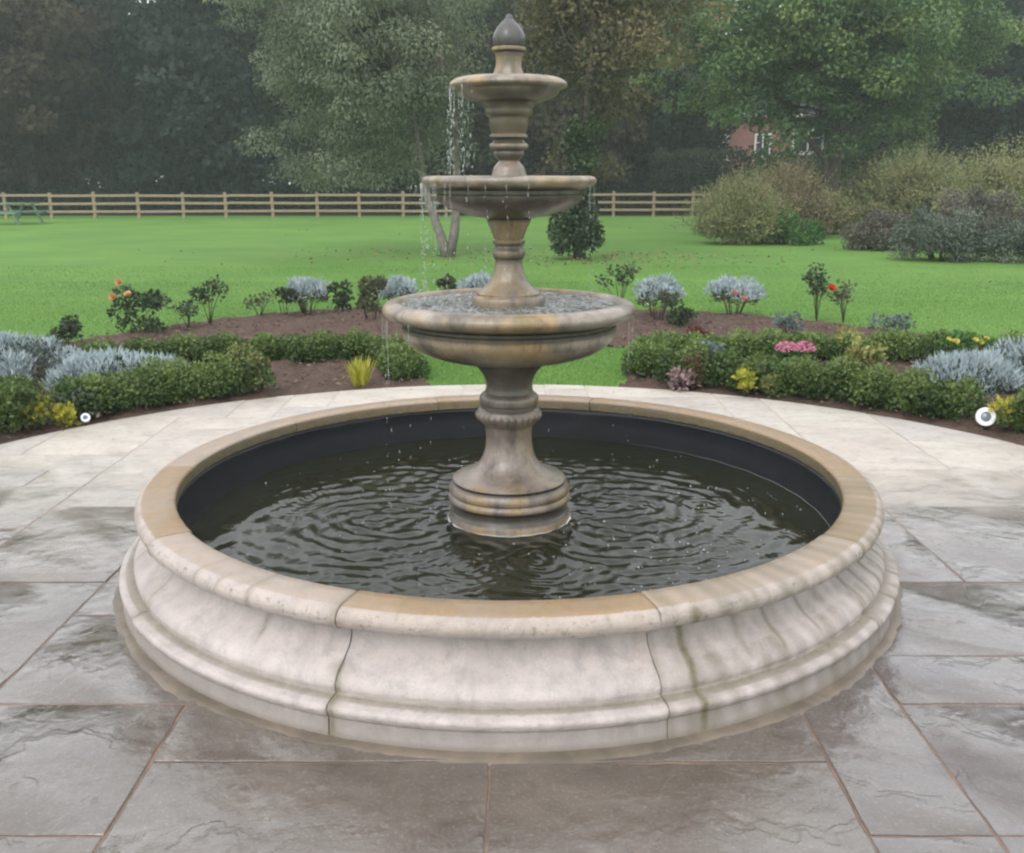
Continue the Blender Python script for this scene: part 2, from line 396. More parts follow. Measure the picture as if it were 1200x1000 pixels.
    for k in range(n):
        ro = 1.650 + .8*w[k]
        for j in range(nr):
            t = j/(nr-1); v.append(pol(1.585+(ro-1.585)*t, k, .006*(1-t**1.2) + (.0028 if j < nr-1 else -.003) + nz.normal()*.0008))
    for k in range(n):
        for j in range(nr-1): f.append((k*nr+j, k*nr+j+1, ((k+1)%n)*nr+j+1, ((k+1)%n)*nr+j))
    link('patio_collar', pymesh('patio_collar', v, f, 180), COLLAR)['kind'] = 'structure'
patio()

# ---------------------------------------------------------------- pool surround
def crv(pts, n=6):
    """Catmull-Rom through pts"""
    P = [np.array(p, float) for p in pts]; P = [2*P[0]-P[1]] + P + [2*P[-1]-P[-2]]; out = []
    for i in range(1, len(P)-2):
        for k in range(n):
            t = k/n; a, b, c, d = P[i-1:i+3]
            out.append(tuple(.5*((2*b)+(-a+c)*t+(2*a-5*b+4*c-d)*t*t+(-a+3*b-3*c+d)*t**3)))
    return out + [tuple(P[-2])]
def pool_surround():
    t = thing('pool_surround', 'round stone pool surround of moulded curved blocks streaked with brown stains', 'pool surround', (CX, CY, 0))
    prof = [(1.40, .0), (1.40, .28), (1.392, .325)] + crv([(1.384, .33), (1.382, .362), (1.384, .377), (1.392, .383)], 4) + \
        [(1.43, .384), (1.47, .384)] + crv([(1.495, .383), (1.522, .374), (1.536, .352), (1.530, .328), (1.508, .312), (1.482, .307)], 6) + \
        crv([(1.462, .304), (1.443, .288), (1.438, .266), (1.452, .236), (1.492, .205), (1.536, .176), (1.5555, .147), (1.5535, .122)], 6) + \
        [(1.556, .1165), (1.575, .1145)] + crv([(1.586, .1135), (1.606, .107), (1.6135, .094), (1.608, .078), (1.601, .071)], 5) + [(1.600, .066), (1.603, .03), (1.604, -.006)]
    prof = np.array(prof); n = len(prof)
    nz = np.random.RandomState(21)
    cen = np.array([1.5, .18])
    for b in range(10):
        a0 = -19.2 + 36.2*b if b < 2 else -19.2 + 72.4 + (360-72.4-36.2)/8*(b-2) if True else 0
        a1 = -19.2 + 36.2*(b+1) if b < 2 else (-19.2 + 72.4 + (360-72.4)/8*(b-1))
        if b >= 2: a0 = -19.2 + 72.4 + (360-72.4)/8*(b-2)
        gap = .065
        A = np.concatenate([[a0+gap, a0+gap+.08, a0+gap+.25], np.linspace(a0+gap+.55, a1-gap-.55, 110), [a1-gap-.25, a1-gap-.08, a1-gap]])
        ins = np.array([.0045, .002, .0006] + [0]*110 + [.0006, .002, .0045])
        dr = nz.normal()*.003; dz = nz.normal()*.0015
        tone = {0: .95, 1: .6, 9: .5}.get(b, .85 + nz.normal()*.1)
        rough = np.random.RandomState(b).normal(size=(len(A), n))*.0006
        v, st, tp, tn, lo, ro_ = [], [], [], [], [], []
        for i, a in enumerate(A):
            aa = ((a+180) % 360)-180
            for j in range(n):
                r, z = prof[j]
                if 0 < j < n-1:
                    d = cen-prof[j]; d = d/np.linalg.norm(d)
                    r += d[0]*ins[i] + dr*(.3 + .7*(z > .06)) + rough[i, j]; z += d[1]*ins[i] + dz
                v.append((r*math.sin(R(a)), -r*math.cos(R(a)), z))
                s = 0.0; outer = j > 12
                if outer:
                    # darker lines under the roll, above the torus and along the foot
                    s = max(s, .75*math.exp(-((z-.304)/.010)**2)*(r < 1.50), .75*math.exp(-((z-.1175)/.005)**2)*(r < 1.585), .98*math.exp(-(z/.011)**2))
                    # water runs: angle, strength, width, top z, bottom z
                    for (q, k, w_, zt, zb) in [(21.3,.95,.55,.375,0),(20.0,.35,1.2,.33,.05),(29.5,.5,.5,.39,.17),(34.5,.75,.35,.335,.15),(38,.45,.6,.39,.27),(41.5,.7,.3,.34,.16),(46,.4,.7,.39,.2),(53.6,.7,.4,.39,.1),(57.5,.7,.5,.37,.12),(62,.85,.5,.37,.02),(66,.7,.6,.37,.1),(70.5,.8,.5,.37,.02),(75,.7,.5,.37,.1),(80,.6,.5,.37,.02),(25.5,.4,.4,.39,.31),(31.5,.5,.25,.39,.31),
                                              (-18.9,.75,.35,.2,0),(-19.5,.5,.5,.385,.29),(17.3,.45,.5,.3,0),(-31.6,.85,.13,.385,.2),(-36.5,.5,.12,.385,.345),(-41,.5,.12,.385,.345),(-12,.3,.15,.385,.36),(11,.45,.12,.382,.355),(-55,.5,.4,.38,.05),(-70,.4,.5,.36,.1),(-82,.4,.7,.36,.1)]:
                        wob = .16*math.sin(z*23+q*3) + .07*math.sin(z*95+q)
                        if zb-.02 < z < zt+.01:
                            e = min(1, (z-zb+.02)/.04, (zt+.01-z)/.02)
                            s = max(s, k*math.exp(-((aa-q-wob)/(w_*1.35))**2)*e, k*.42*math.exp(-((aa-q-wob)/(w_*4))**2)*e)
                    if 17.5 < aa < 85: s = max(s, .55*(.5+.5*math.sin(aa*1.3+z*9)*math.sin(aa*.7+z*17))*(.5 + .5*(z > .312 or z < .2)))
                elif z < .374: s = .7
                st.append(s); tp.append(1.0 if (r < 1.505 and z > .37) else .3 if (z > .335 and outer) else (.75 if (not outer and z > .2) else 0.0)); tn.append(tone if outer or z > .37 else 1.0)
                ro_.append(1.0 if (outer and .312 < z < .372) else 0.0)
                lo.append(1.0 if (outer and z < .074) else 0.0)
        f = [(i*n+j, (i+1)*n+j, (i+1)*n+j+1, i*n+j+1) for i in range(len(A)-1) for j in range(n-1)]
        m_ = len(A)-1
        f += [tuple(range(n)), tuple(m_*n+j for j in range(n))[::-1]]
        f = [q[::-1] for q in f]
        me = pymesh('curved_block', v, f, 50, {'stain': st, 'top': tp, 'tone': tn, 'low': lo, 'roll': ro_})
        link('curved_block', me, SURR, t)
    # mortar behind the joints
    v = []; pr2 = [(1.41, .0), (1.41, .32), (1.405, .372), (1.50, .374), (1.523, .352), (1.51, .325), (1.46, .312), (1.420, .28), (1.422, .25), (1.465, .19), (1.525, .13), (1.595, .095), (1.59, .0)]
    k2 = len(pr2); na = 240
    for i in range(na):
        for r, z in pr2: a = 2*math.pi*i/na; v.append((r*math.sin(a), -r*math.cos(a), z))
    f = [(i*k2+j, i*k2+j+1, ((i+1)%na)*k2+j+1, ((i+1)%na)*k2+j) for i in range(na) for j in range(k2-1)]
    link('joint_mortar', pymesh('joint_mortar', v, f, 40), plain('dark_joint', (.13, .105, .07), .8, .3, 20, .4), t)
    # black liner standing inside the blocks, wrinkled, its top edge folded over
    v = []; nz = np.random.RandomState(4); na = 360
    ww = sum(np.sin(np.arange(na)*2*np.pi/na*k + nz.rand()*6)*(.006/k**.5) for k in (4, 7, 13, 29, 47))
    lp = [(1.405, .325), (1.394, .322), (1.388, .312), (1.392, .30), (1.386, .24), (1.382, .16), (1.375, .06)]
    for i in range(na):
        a = 2*math.pi*i/na
        for j, (r, z) in enumerate(lp):
            q = r + ww[i]*(.4 if j < 3 else 1)*.6 - .006; v.append((q*math.sin(a), -q*math.cos(a), z + ww[i]*.3))
    f = [(i*7+j, i*7+j+1, ((i+1)%na)*7+j+1, ((i+1)%na)*7+j) for i in range(na) for j in range(6)]
    b = MB(); b.tube([(1.373*math.sin(R(a)), -1.373*math.cos(R(a)), .166 + .0015*math.sin(a*.7)) for a in np.linspace(52, 150, 120)], [.0011*math.sin(math.pi*k/119)+.0002 for k in range(120)], 5)
    b.build('waterline_highlight', plain('highlight_grey', (.24, .25, .245), .6, .3, 30, .4), t, 180)  # pale tube painting in the bright highlight along the waterline
    link('pool_liner', pymesh('pool_liner', v, f, 50), LINER, t)
    return t
pool_surround()

# ---------------------------------------------------------------- water with ripples
def ripple_disc(name, m, z, r0, r1, nr, na, src, extra=0.0, seed=1):
    nz = np.random.RandomState(seed)
    rr_ = np.linspace(r0, r1, nr)[:, None]; aa = np.linspace(0, 2*np.pi, na, endpoint=False)[None, :]
    x = rr_*np.sin(aa); y = -rr_*np.cos(aa); h = np.zeros_like(x)
    wx = .014*np.sin(9*x+5*y+1) + .009*np.sin(21*y-8*x) ; wy = .014*np.sin(8*y-6*x+2) + .009*np.sin(19*x+11*y)
    for (sx, sy, amp, lam, fall) in src:
        d = np.hypot(x-sx+wx, y-sy+wy); h += amp*np.sin(2*np.pi*d/lam + nz.rand()*6)*np.exp(-d/fall)*np.minimum(1, d/.03)
    if extra:
        for _ in range(24):
            k = nz.normal(size=2)*70/r1*.4; h += extra/5*np.sin(k[0]*x + k[1]*y + nz.rand()*6)
    v = np.stack([x + CX, y + CY, z + h], -1).reshape(-1, 3)
    f = [(i*na+k, (i+1)*na+k, (i+1)*na+(k+1)%na, i*na+(k+1)%na) for i in range(nr-1) for k in range(na)]
    f = [q for q in f]
    o = link(name, pymesh(name, v, f, 180), m); o['kind'] = 'structure'
    return o
ps = np.random.RandomState(8)
src = []
for k in range(22):                     # drips off the rim of the big bowl
    a = ps.choice([ps.uniform(-130, -40), ps.uniform(20, 150), ps.uniform(-180, 180)]); r = ps.uniform(.44, .62)
    src.append((r*math.sin(R(a)), -r*math.cos(R(a)), ps.uniform(.0006, .0018), ps.uniform(.055, .12), ps.uniform(.2, .5)))
src += [(.55, .12, .0024, .09, .7), (-.58, -.05, .0022, .085, .6), (.1, -.5, .0008, .06, .5)]
for k in range(14):
    a = ps.uniform(0, 360); r = ps.uniform(.4, 1.25)
    src.append((r*math.sin(R(a)), -r*math.cos(R(a)), ps.uniform(.0004, .0009), ps.uniform(.03, .05), ps.uniform(.08, .2)))
ripple_disc('pool_water', WATER, .160, .24, 1.392, 190, 900, src, .0024)
ripple_disc('bowl_water', BWATER, 1.096, .09, .452, 60, 300,
            [(ps.uniform(-.4, .4), ps.uniform(-.4, .4), ps.uniform(.001, .003), ps.uniform(.03, .06), .12) for _ in range(50)], .003, 2)
ripple_disc('bowl_water', BWATER, 1.603, .05, .305, 20, 120, [(ps.uniform(-.2, .2), ps.uniform(-.2, .2), .001, .04, .1) for _ in range(12)], .001, 3)

# ---------------------------------------------------------------- tiered fountain
def lathe(name, prof, m, parent, seg=128, mod=None, sharp=42):
    v = []; f = []; n = len(prof)
    for i in range(seg):
        a = 2*math.pi*i/seg
        for r, z in prof:
            q = r + (mod(r, z, a) if mod else 0); v.append((q*math.cos(a), q*math.sin(a), z))
    for i in range(seg):
        for j in range(n-1): f.append((i*n+j, ((i+1)%seg)*n+j, ((i+1)%seg)*n+j+1, i*n+j+1))
    # black green slimy stain plus painted shade: coves and undersides below each lip
    sl = [max(k*max(0, min(1, (z-a)/.01 + 1))*max(0, min(1, (b-z)/.01 + 1)) for a, b, k in SLIME_SHADE) for r, z in prof]
    return link(name, pymesh(name, v, f, sharp, {'slime_shade': sl*seg}), m, parent)
SLIME_SHADE = [(1.44, 1.562, .95), (1.00, 1.036, 1.0), (1.28, 1.285, .5), (1.325, 1.34, .4), (.195, .243, 1.0), (.326, .336, .9), (1.78, 1.943, .6), (1.742, 1.757, .9), (1.678, 1.71, .8), (.715, .86, .6), (.655, .67, .8), (2.074, 2.084, .8), (.84, .875, .5), (1.27, 1.286, .8), (1.322, 1.342, .7)]
def fountain():
    t = thing('tiered_fountain', 'weathered stone fountain of three round bowls under a pointed bud finial, standing in the pool', 'fountain', (CX, CY, 0))
    def wob(r, z, a): return .0012*math.sin(3*a+z*9) + .0008*math.sin(7*a-z*23)
    def egg(r, z, a): return wob(r, z, a) + (.009*abs(math.sin(14*a))*math.exp(-((z-.617)/.016)**4) - .002 if .58 < z < .66 else 0)
    lathe('plinth', [(.262, .0), (.264, .185)] + crv([(.262, .188), (.258, .196), (.250, .205)], 3) + [(.247, .235)] +
          crv([(.252, .243), (.264, .250), (.267, .262), (.262, .274)], 4) + crv([(.256, .279), (.262, .288), (.2625, .302), (.255, .318), (.245, .328)], 4) + [(.232, .330)], STONEW, t, 128, wob)
    lathe('pedestal', [(.236, .331)] + crv([(.245, .334), (.247, .341), (.236, .349), (.205, .361), (.157, .383), (.121, .424), (.105, .466), (.099, .505), (.0985, .54), (.103, .575)], 6) +
          [(.111, .582), (.119, .588)] + crv([(.124, .594), (.135, .615), (.138, .634), (.133, .648)], 5) + [(.122, .655), (.119, .668)] +
          crv([(.124, .674), (.1265, .690), (.124, .704), (.115, .714)], 4) + crv([(.103, .722), (.0995, .746), (.105, .780), (.122, .812), (.150, .842), (.155, .855)], 5) + [(.14, .858)], STONEW, t, 224, egg)
    # the three bowls, outside profile first, then over the rim to the inside
    lathe('bowl', crv([(.135, .856), (.24, .868), (.33, .890), (.398, .922), (.437, .962), (.448, .998)], 6) + [(.447, 1.010), (.440, 1.016), (.440, 1.026), (.452, 1.034)] +
          crv([(.470, 1.038), (.503, 1.048), (.522, 1.066), (.525, 1.084), (.512, 1.101), (.488, 1.110), (.466, 1.112), (.455, 1.106)], 6) + [(.445, 1.08), (.40, 1.03), (.10, 1.01)], STONE, t, 160, wob)
    lathe('stem', [(.152, 1.00), (.153, 1.112)] + crv([(.153, 1.116), (.150, 1.127), (.140, 1.131)], 3) + [(.134, 1.135), (.135, 1.142)] +
          crv([(.131, 1.147), (.105, 1.165), (.079, 1.193), (.063, 1.230), (.056, 1.263)], 5) + [(.0555, 1.278), (.060, 1.283)] +
          crv([(.066, 1.292), (.0685, 1.303), (.066, 1.315)], 4) + [(.058, 1.322), (.056, 1.335), (.063, 1.340)] + crv([(.066, 1.347), (.066, 1.356)], 2) +
          [(.060, 1.362)] + crv([(.064, 1.372), (.074, 1.40), (.086, 1.425), (.092, 1.443)], 4), STONEW, t, 96, wob)
    lathe('bowl', crv([(.085, 1.444), (.16, 1.457), (.235, 1.482), (.283, 1.508), (.297, 1.527)], 5) + [(.297, 1.537), (.288, 1.543), (.288, 1.556), (.300, 1.562)] +
          crv([(.318, 1.567), (.342, 1.576), (.353, 1.592), (.347, 1.606), (.330, 1.612), (.315, 1.612), (.306, 1.607)], 5) + [(.30, 1.59), (.06, 1.57)], STONE, t, 128, wob)
    lathe('stem', [(.070, 1.57), (.071, 1.618)] + crv([(.069, 1.622), (.062, 1.645), (.046, 1.664), (.040, 1.672)], 4) + [(.050, 1.680)] + crv([(.060, 1.690), (.062, 1.702), (.058, 1.710)], 3) +
          crv([(.066, 1.714), (.077, 1.723), (.076, 1.735), (.064, 1.742)], 4) + [(.059, 1.752), (.066, 1.757), (.075, 1.762), (.075, 1.770), (.066, 1.776)] +
          crv([(.070, 1.785), (.078, 1.812), (.080, 1.838), (.090, 1.845)], 4) + crv([(.096, 1.855), (.096, 1.872), (.104, 1.884), (.118, 1.894)], 4), STONEW, t, 96, wob)
    lathe('bowl', crv([(.11, 1.894), (.155, 1.905), (.190, 1.921), (.203, 1.935)], 5) + [(.203, 1.940), (.207, 1.944)] +
          crv([(.217, 1.946), (.231, 1.953), (.2335, 1.962), (.226, 1.973), (.205, 1.984), (.19, 1.986), (.18, 1.982)], 5) + [(.17, 1.97), (.04, 1.96)], STONE, t, 96, wob)
    lathe('finial', [(.06, 1.95), (.0645, 1.985)] + crv([(.064, 1.993), (.058, 2.008), (.052, 2.025), (.0505, 2.045), (.053, 2.068)], 4) +
          [(.055, 2.074), (.053, 2.080), (.060, 2.084)] + crv([(.067, 2.088), (.067, 2.098), (.060, 2.102)], 3), STONEW, t, 64, wob)
    fin = [o for o in t.children if o.name.startswith('finial')][0]
    lathe('bud', crv([(.056, 2.102), (.0615, 2.116), (.0635, 2.133), (.0605, 2.149), (.0525, 2.165), (.0405, 2.181), (.027, 2.195), (.016, 2.205)], 5) + crv([(.014, 2.208), (.0125, 2.216), (.007, 2.222), (.0005, 2.224)], 3), FINIAL, fin, 64, wob)
    for k in range(3):       # the spout hole and old chips low on the pedestal
        pass
fountain()

# ---------------------------------------------------------------- falling water, drips, bubbles
def streams(name, spec, label, k_=1.0):
    """spec: (angle, radius, z top, z bottom, how many threads)"""
    b = MB(); q = random.Random(name + label)
    for (a, r, z1, z0, n) in spec:
        for _ in range(n):
            aa = a + q.gauss(0, 2.0); rr_ = r + q.gauss(0, .004); z = z1 - q.random()*.01
            x, y, _z = pol(rr_, aa)
            solid = z1 - (z1-z0)*q.uniform(.05, .3)
            pts = []; rad = []
            zz = z
            while zz > solid:
                pts.append((x + q.gauss(0, .0012), y + q.gauss(0, .0012), zz)); rad.append(q.uniform(.0005, .0012)); zz -= q.uniform(.008, .02)
            if len(pts) > 2: b.tube(pts, rad, 5)
            while zz > z0:                  # the thread breaks into drops
                s = q.uniform(.0007, .0018); b.blob((x + q.gauss(0, .005), y + q.gauss(0, .005), zz), (s, s, s*q.uniform(1.5, 7)), 5, 4); zz -= q.uniform(.012, .06)*k_
    o = b.build(name, DROP, None, 180); tag(o, label, 'water', None, 'stuff')
streams('falling_water', [(-75, .236, 1.955, 1.605, 3), (-62, .236, 1.955, 1.605, 2), (-50, .236, 1.955, 1.605, 3), (-88, .236, 1.955, 1.605, 3), (-100, .236, 1.955, 1.605, 2), (-118, .236, 1.955, 1.605, 2), (-36, .236, 1.95, 1.605, 1), (-132, .236, 1.955, 1.605, 2)],
        'thin broken threads of water falling from the top bowl onto the middle bowl')
streams('falling_water', [(a, .354, 1.588, 1.10, n) for a, n in [(-92, 3), (-84, 3), (-76, 2), (-66, 2), (-55, 2), (-40, 2), (-27, 1), (-12, 1), (2, 1), (14, 1), (-104, 3), (-118, 2), (-130, 2), (62, 1), (80, 1), (150, 1)]],
        'drops and threads of water falling from the middle bowl into the large bowl', 1.2)
streams('falling_water', [(a, .527, 1.06, .165, n) for a, n in [(-95, 1), (-78, 1), (-64, 1), (-48, 1), (-112, 1), (-135, 1), (70, 1), (95, 1), (120, 1), (-155, 1), (160, 1)]],
        'scattered drips falling from the large bowl into the pool', 3.0)
def bubbles():
    b = MB(); q = random.Random(5)
    for _ in range(260):
        if q.random() < .45: a, r = q.uniform(20, 115), q.uniform(.75, 1.33)
        else: a, r = q.uniform(0, 360), q.uniform(.30, 1.33)
        s = q.choice([.0025, .003, .004, .005]); x, y, _z = pol(r, a); b.blob((x, y, .161), (s, s, s*.8), 7, 4)
    tag(b.build('splash_bubbles', DROP, None, 180), 'small pale bubbles floating on the dark pool water', 'bubbles', None, 'stuff')
    # ring of froth where the plinth meets the water
    v = []; n = 160; q = np.random.RandomState(3)
    for k in range(n):
        for j in range(6):
            t = 2*math.pi*j/6; s = max(.0006, .0018 + .0018*math.sin(k*.21) + q.rand()*.001)
            rr_ = .268 + s*math.cos(t) + .002*math.sin(k*.9); z = .163 + s*.7*math.sin(t); a = 360*k/n; v.append(pol(rr_, a, z))
    f = [(k*6+j, k*6+(j+1)%6, ((k+1)%n)*6+(j+1)%6, ((k+1)%n)*6+j) for k in range(n) for j in range(6)]
    link('waterline_froth', pymesh('waterline_froth', v, f, 180), DROP); tag(bpy.data.objects['waterline_froth'], 'pale ring of froth where the plinth meets the pool water', 'froth', None, 'stuff')
bubbles()
#PART2
# ---------------------------------------------------------------- foliage builders
def clump_leaves(clumps, n, L, up=0.0, seed=0, jit=.3, flat=0.0, low=-.35, tintr=.35, nu=.7):
    """leaves spread over the shells of ellipsoid clumps (centre, radii, tint)"""
    q = np.random.RandomState(seed)
    C = np.array([c[0] for c in clumps], float); Rr = np.array([c[1] for c in clumps], float); T = np.array([c[2] for c in clumps], float)
    w = Rr[:, 0]*Rr[:, 2] + Rr[:, 0]*Rr[:, 1]; k = q.choice(len(clumps), n, p=w/w.sum())
    u = rand_dirs(n*2, q); u = u[u[:, 2] > low][:n]
    while len(u) < n: u = np.concatenate([u, rand_dirs(n, q)]); u = u[u[:, 2] > low][:n]
    P = C[k] + Rr[k]*u*(1 - jit + jit*1.25*q.rand(n, 1)**.7)
    D = u*.55 + rand_dirs(n, q)*.8; D[:, 2] += up
    N = u*nu + rand_dirs(n, q)*.8; N[:, 2] += flat
    return P, D, N, T[k] + tintr*(q.rand(n)-.5), L*q.uniform(.65, 1.25, n)

def foliage(name, clumps, n, L, asp, m, parent, up=0.0, seed=0, **kw):
    P, D, N, T, Ls = clump_leaves(clumps, n, L, up, seed, **kw)
    return link(name, leafmesh(name, P, D, N, Ls, Ls*asp, T), m, parent)

def blades(name, n, r, h, wdt, m, parent, lean=.5, seed=0, droop=.3, spread=None):
    """upright arching blades or sprigs from a base"""
    q = np.random.RandomState(seed); a = q.rand(n)*2*np.pi; rr_ = r*np.sqrt(q.rand(n))
    base = np.stack([rr_*np.cos(a), rr_*np.sin(a), 0*a], 1)
    o = np.stack([np.cos(a), np.sin(a), 0*a], 1); H = h*q.uniform(.6, 1.1, n)[:, None]
    d1 = o*lean*(rr_/r)[:, None] + np.array([0, 0, 1.0]) + q.normal(size=(n, 3))*.12; d1 /= np.linalg.norm(d1, axis=1, keepdims=True)
    mid = base + d1*H*.6; d2 = d1 + o*droop - np.array([0, 0, droop*.6]); d2 /= np.linalg.norm(d2, axis=1, keepdims=True)
    N = o + q.normal(size=(n, 3))*.3; t = q.rand(n)
    P = np.concatenate([base, mid - d1*H*.08]); D = np.concatenate([d1, d2]); N = np.concatenate([N, N])
    L = np.concatenate([H[:, 0]*.7, H[:, 0]*.5])
    return link(name, leafmesh(name, P, D, N, L, wdt, np.concatenate([t, t])), m, parent)

def twigs(parent, n, r, h, m, seed=0, rad=.004, name='stem'):
    q = random.Random(seed); b = MB()
    for _ in range(n):
        a = q.uniform(0, 6.28); x, y = r*.25*math.cos(a), r*.25*math.sin(a); k = q.uniform(.5, 1)
        b.tube([(x, y, -.02), (x*1.8+q.gauss(0, .01), y*1.8, h*.4), (r*k*math.cos(a), r*k*math.sin(a), h*q.uniform(.6, .95))], [rad, rad*.8, rad*.4], 5)
    return b.build(name, m, parent, 180)

LM = dict(
    box=leafmat('box_leaf', [(.032, .065, .018), (.072, .128, .032), (.155, .22, .06)], .25),
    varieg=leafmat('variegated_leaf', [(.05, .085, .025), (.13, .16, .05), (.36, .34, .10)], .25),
    euon=leafmat('euonymus_leaf', [(.035, .07, .02), (.07, .115, .035), (.27, .27, .09)], .2),
    yellow=leafmat('yellow_leaf', [(.22, .26, .03), (.42, .42, .05), (.58, .52, .08)], .3),
    silver=leafmat('silver_leaf', [(.21, .275, .285), (.35, .42, .44), (.52, .59, .61)], .2, .7),
    dark=leafmat('dark_leaf', [(.022, .038, .020), (.04, .068, .032), (.075, .105, .05)], .2),
    dull=leafmat('dull_leaf', [(.05, .06, .035), (.085, .095, .05), (.14, .14, .075)], .2),
    blue=leafmat('blue_leaf', [(.07, .10, .09), (.12, .165, .15), (.2, .25, .23)], .2),
    red=leafmat('wine_leaf', [(.07, .02, .018), (.13, .035, .03), (.2, .07, .05)], .2),
    rust=leafmat('rust_leaf', [(.10, .055, .035), (.17, .10, .06), (.26, .17, .10)], .2),
    mauve=leafmat('mauve_leaf', [(.16, .11, .11), (.25, .17, .17), (.34, .25, .24)], .2),
    fresh=leafmat('fresh_leaf', [(.03, .09, .022), (.055, .15, .035), (.11, .22, .05)], .25),
    ivy=leafmat('ivy_leaf', [(.018, .036, .016), (.035, .065, .026), (.085, .125, .045)], .15, .4),
    straw=leafmat('straw_leaf', [(.13, .165, .06), (.225, .245, .105), (.34, .31, .165)], .25),
    amber=leafmat('amber_leaf', [(.16, .13, .07), (.22, .175, .10), (.26, .245, .13)], .25),
    cot=leafmat('greygreen_leaf', [(.05, .068, .05), (.09, .115, .085), (.16, .185, .145)], .15),
    cotb=leafmat('greybrown_leaf', [(.075, .075, .06), (.125, .12, .095), (.19, .17, .14)], .15),
    willow=leafmat('willow_leaf', [(.11, .14, .09), (.175, .21, .135), (.26, .29, .19)], .3),
    olive=leafmat('olive_leaf', [(.05, .055, .026), (.10, .095, .045), (.19, .155, .075)], .3),
    lime=leafmat('lime_leaf', [(.075, .145, .058), (.12, .21, .075), (.225, .305, .095)], .3),
    wooda=leafmat('wood_dark_leaf', [(.016, .030, .022), (.030, .048, .034), (.06, .075, .05)], .35, .8, .05),
    woodb=leafmat('wood_brown_leaf', [(.034, .034, .024), (.062, .056, .036), (.12, .10, .065)], .35, .8, .05),
    woodc=leafmat('wood_green_leaf', [(.028, .045, .024), (.05, .075, .036), (.10, .125, .06)], .35, .8, .05),
    woodd=leafmat('wood_blue_leaf', [(.014, .027, .022), (.026, .043, .036), (.055, .075, .06)], .35, .8, .05),
)
def petal_mat(name, c): return plain(name, c, .55, .3, 40, .15)
ORANGE = petal_mat('apricot_petal', (.62, .34, .17)); REDP = petal_mat('red_petal', (.55, .05, .035)); PINK = petal_mat('pink_petal', (.50, .19, .27)); CORAL = petal_mat('coral_petal', (.65, .20, .17)); YELP = petal_mat('yellow_petal', (.58, .53, .12))

def flower(parent, loc, r, m, seed=0, name='flower'):
    """a double bloom: three whorls of cupped petals"""
    b = MB(); q = random.Random(seed); x, y, z = 0, 0, 0; rot = Matrix.Rotation(R(q.uniform(30, 70)), 3, 'X')
    for ring, (n, tilt, k) in enumerate([(7, .55, 1.0), (6, .95, .85), (5, 1.3, .62)]):
        for i in range(n):
            a = 2*math.pi*i/n + ring*.5 + q.uniform(-.15, .15); o = Vector((math.cos(a), math.sin(a), 0)); s = Vector((-math.sin(a), math.cos(a), 0)); up = Vector((0, 0, 1))
            c = Vector((x, y, z)); v = []
            for j in range(4):
                t = j/3; out = k*r*math.sin(t*1.25)*math.cos(tilt*.8); rise = k*r*(t**1.3)*math.sin(tilt)
                w = r*k*.55*math.sin(math.pi*(.15 + .75*t))
                for e in (-1, 0, 1): v.append(c + o*out + up*(rise + abs(e)*w*.25) + s*(e*w))
            b.add(v, [(j*3+e, j*3+e+1, (j+1)*3+e+1, (j+1)*3+e) for j in range(3) for e in (0, 1)])
    b.v = [tuple(rot @ Vector(p) + Vector(loc)) for p in b.v]
    return b.build(name, m, parent, 180)

# ---------------------------------------------------------------- box hedges of the parterre
def hedge(poly, width, height, label, m, seed=0, dens=9000, name='box_hedge', L=.030, cat='hedge', tintr=.5, group='low hedges of the flower beds'):
    q = random.Random(seed); pts = [Vector((p[0], p[1], 0)) for p in poly]
    t = thing(name, label, cat, pts[0], 0, group); cl = []; core = MB()
    total = sum((pts[i+1]-pts[i]).length for i in range(len(pts)-1))
    for i in range(len(pts)-1):
        a, b = pts[i], pts[i+1]; d = (b-a); ln = d.length; d.normalize(); s = Vector((-d.y, d.x, 0)); n = max(2, int(ln/.085))
        for k in range(n):
            p = a + d*(ln*(k+q.random()*.6)/n) - pts[0]; hh = height*(1 + .15*math.sin((p-a+pts[0]).length*19+seed) + q.gauss(0, .06)); tb = q.uniform(.05, .6) + .15*math.sin((p-a+pts[0]).length*19+seed)
            for e in (-1, 0, 1):
                rz_ = q.uniform(.09, .13); c = p + s*(e*(width/2-.07) + q.gauss(0, .012))
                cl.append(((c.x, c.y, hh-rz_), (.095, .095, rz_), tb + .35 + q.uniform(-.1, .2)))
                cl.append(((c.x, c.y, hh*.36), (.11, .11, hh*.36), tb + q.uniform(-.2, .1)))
        for k in range(int(ln*26*(.3/height)**.5)):
            p = a + d*(ln*q.random()) - pts[0] + s*q.gauss(0, width*.16); u_ = Vector((q.gauss(0, .05), q.gauss(0, .05), 0))*(height/.3)
            core.tube([p + Vector((0, 0, -.03)), p + u_*.5 + Vector((0, 0, height*.4)), p + u_*1.6 + Vector((0, 0, height*.82))], [.009, .006, .003], 4)
    core.tube([Vector((p.x-pts[0].x, p.y-pts[0].y, .012)) for p in pts], .006, 5)
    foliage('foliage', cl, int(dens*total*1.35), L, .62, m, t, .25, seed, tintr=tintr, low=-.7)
    core.build('stem', TWIG, t, 180)
    return t
def arc(r, a0, a1, n=8): return [pol(r + .03*math.sin(k*1.7), a0 + (a1-a0)*k/n) for k in range(n+1)]
hedge(arc(3.93, 360-106, 360-125.6), .34, .30, 'dark box hedge at the left patio edge, in front of the tallest silver mound', LM['box'], 1)
hedge(arc(3.90, 360-129, 360-148), .31, .26, 'long low box hedge at the patio edge left of the fountain', LM['box'], 2)
hedge([(-.86, 7.95), (-.98, 8.4), (-1.12, 8.78), (-2.0, 8.82), (-3.0, 8.6), (-3.7, 8.32)], .30, .22, 'box hedge behind the left bed, its end by the grass strip', LM['box'], 3)
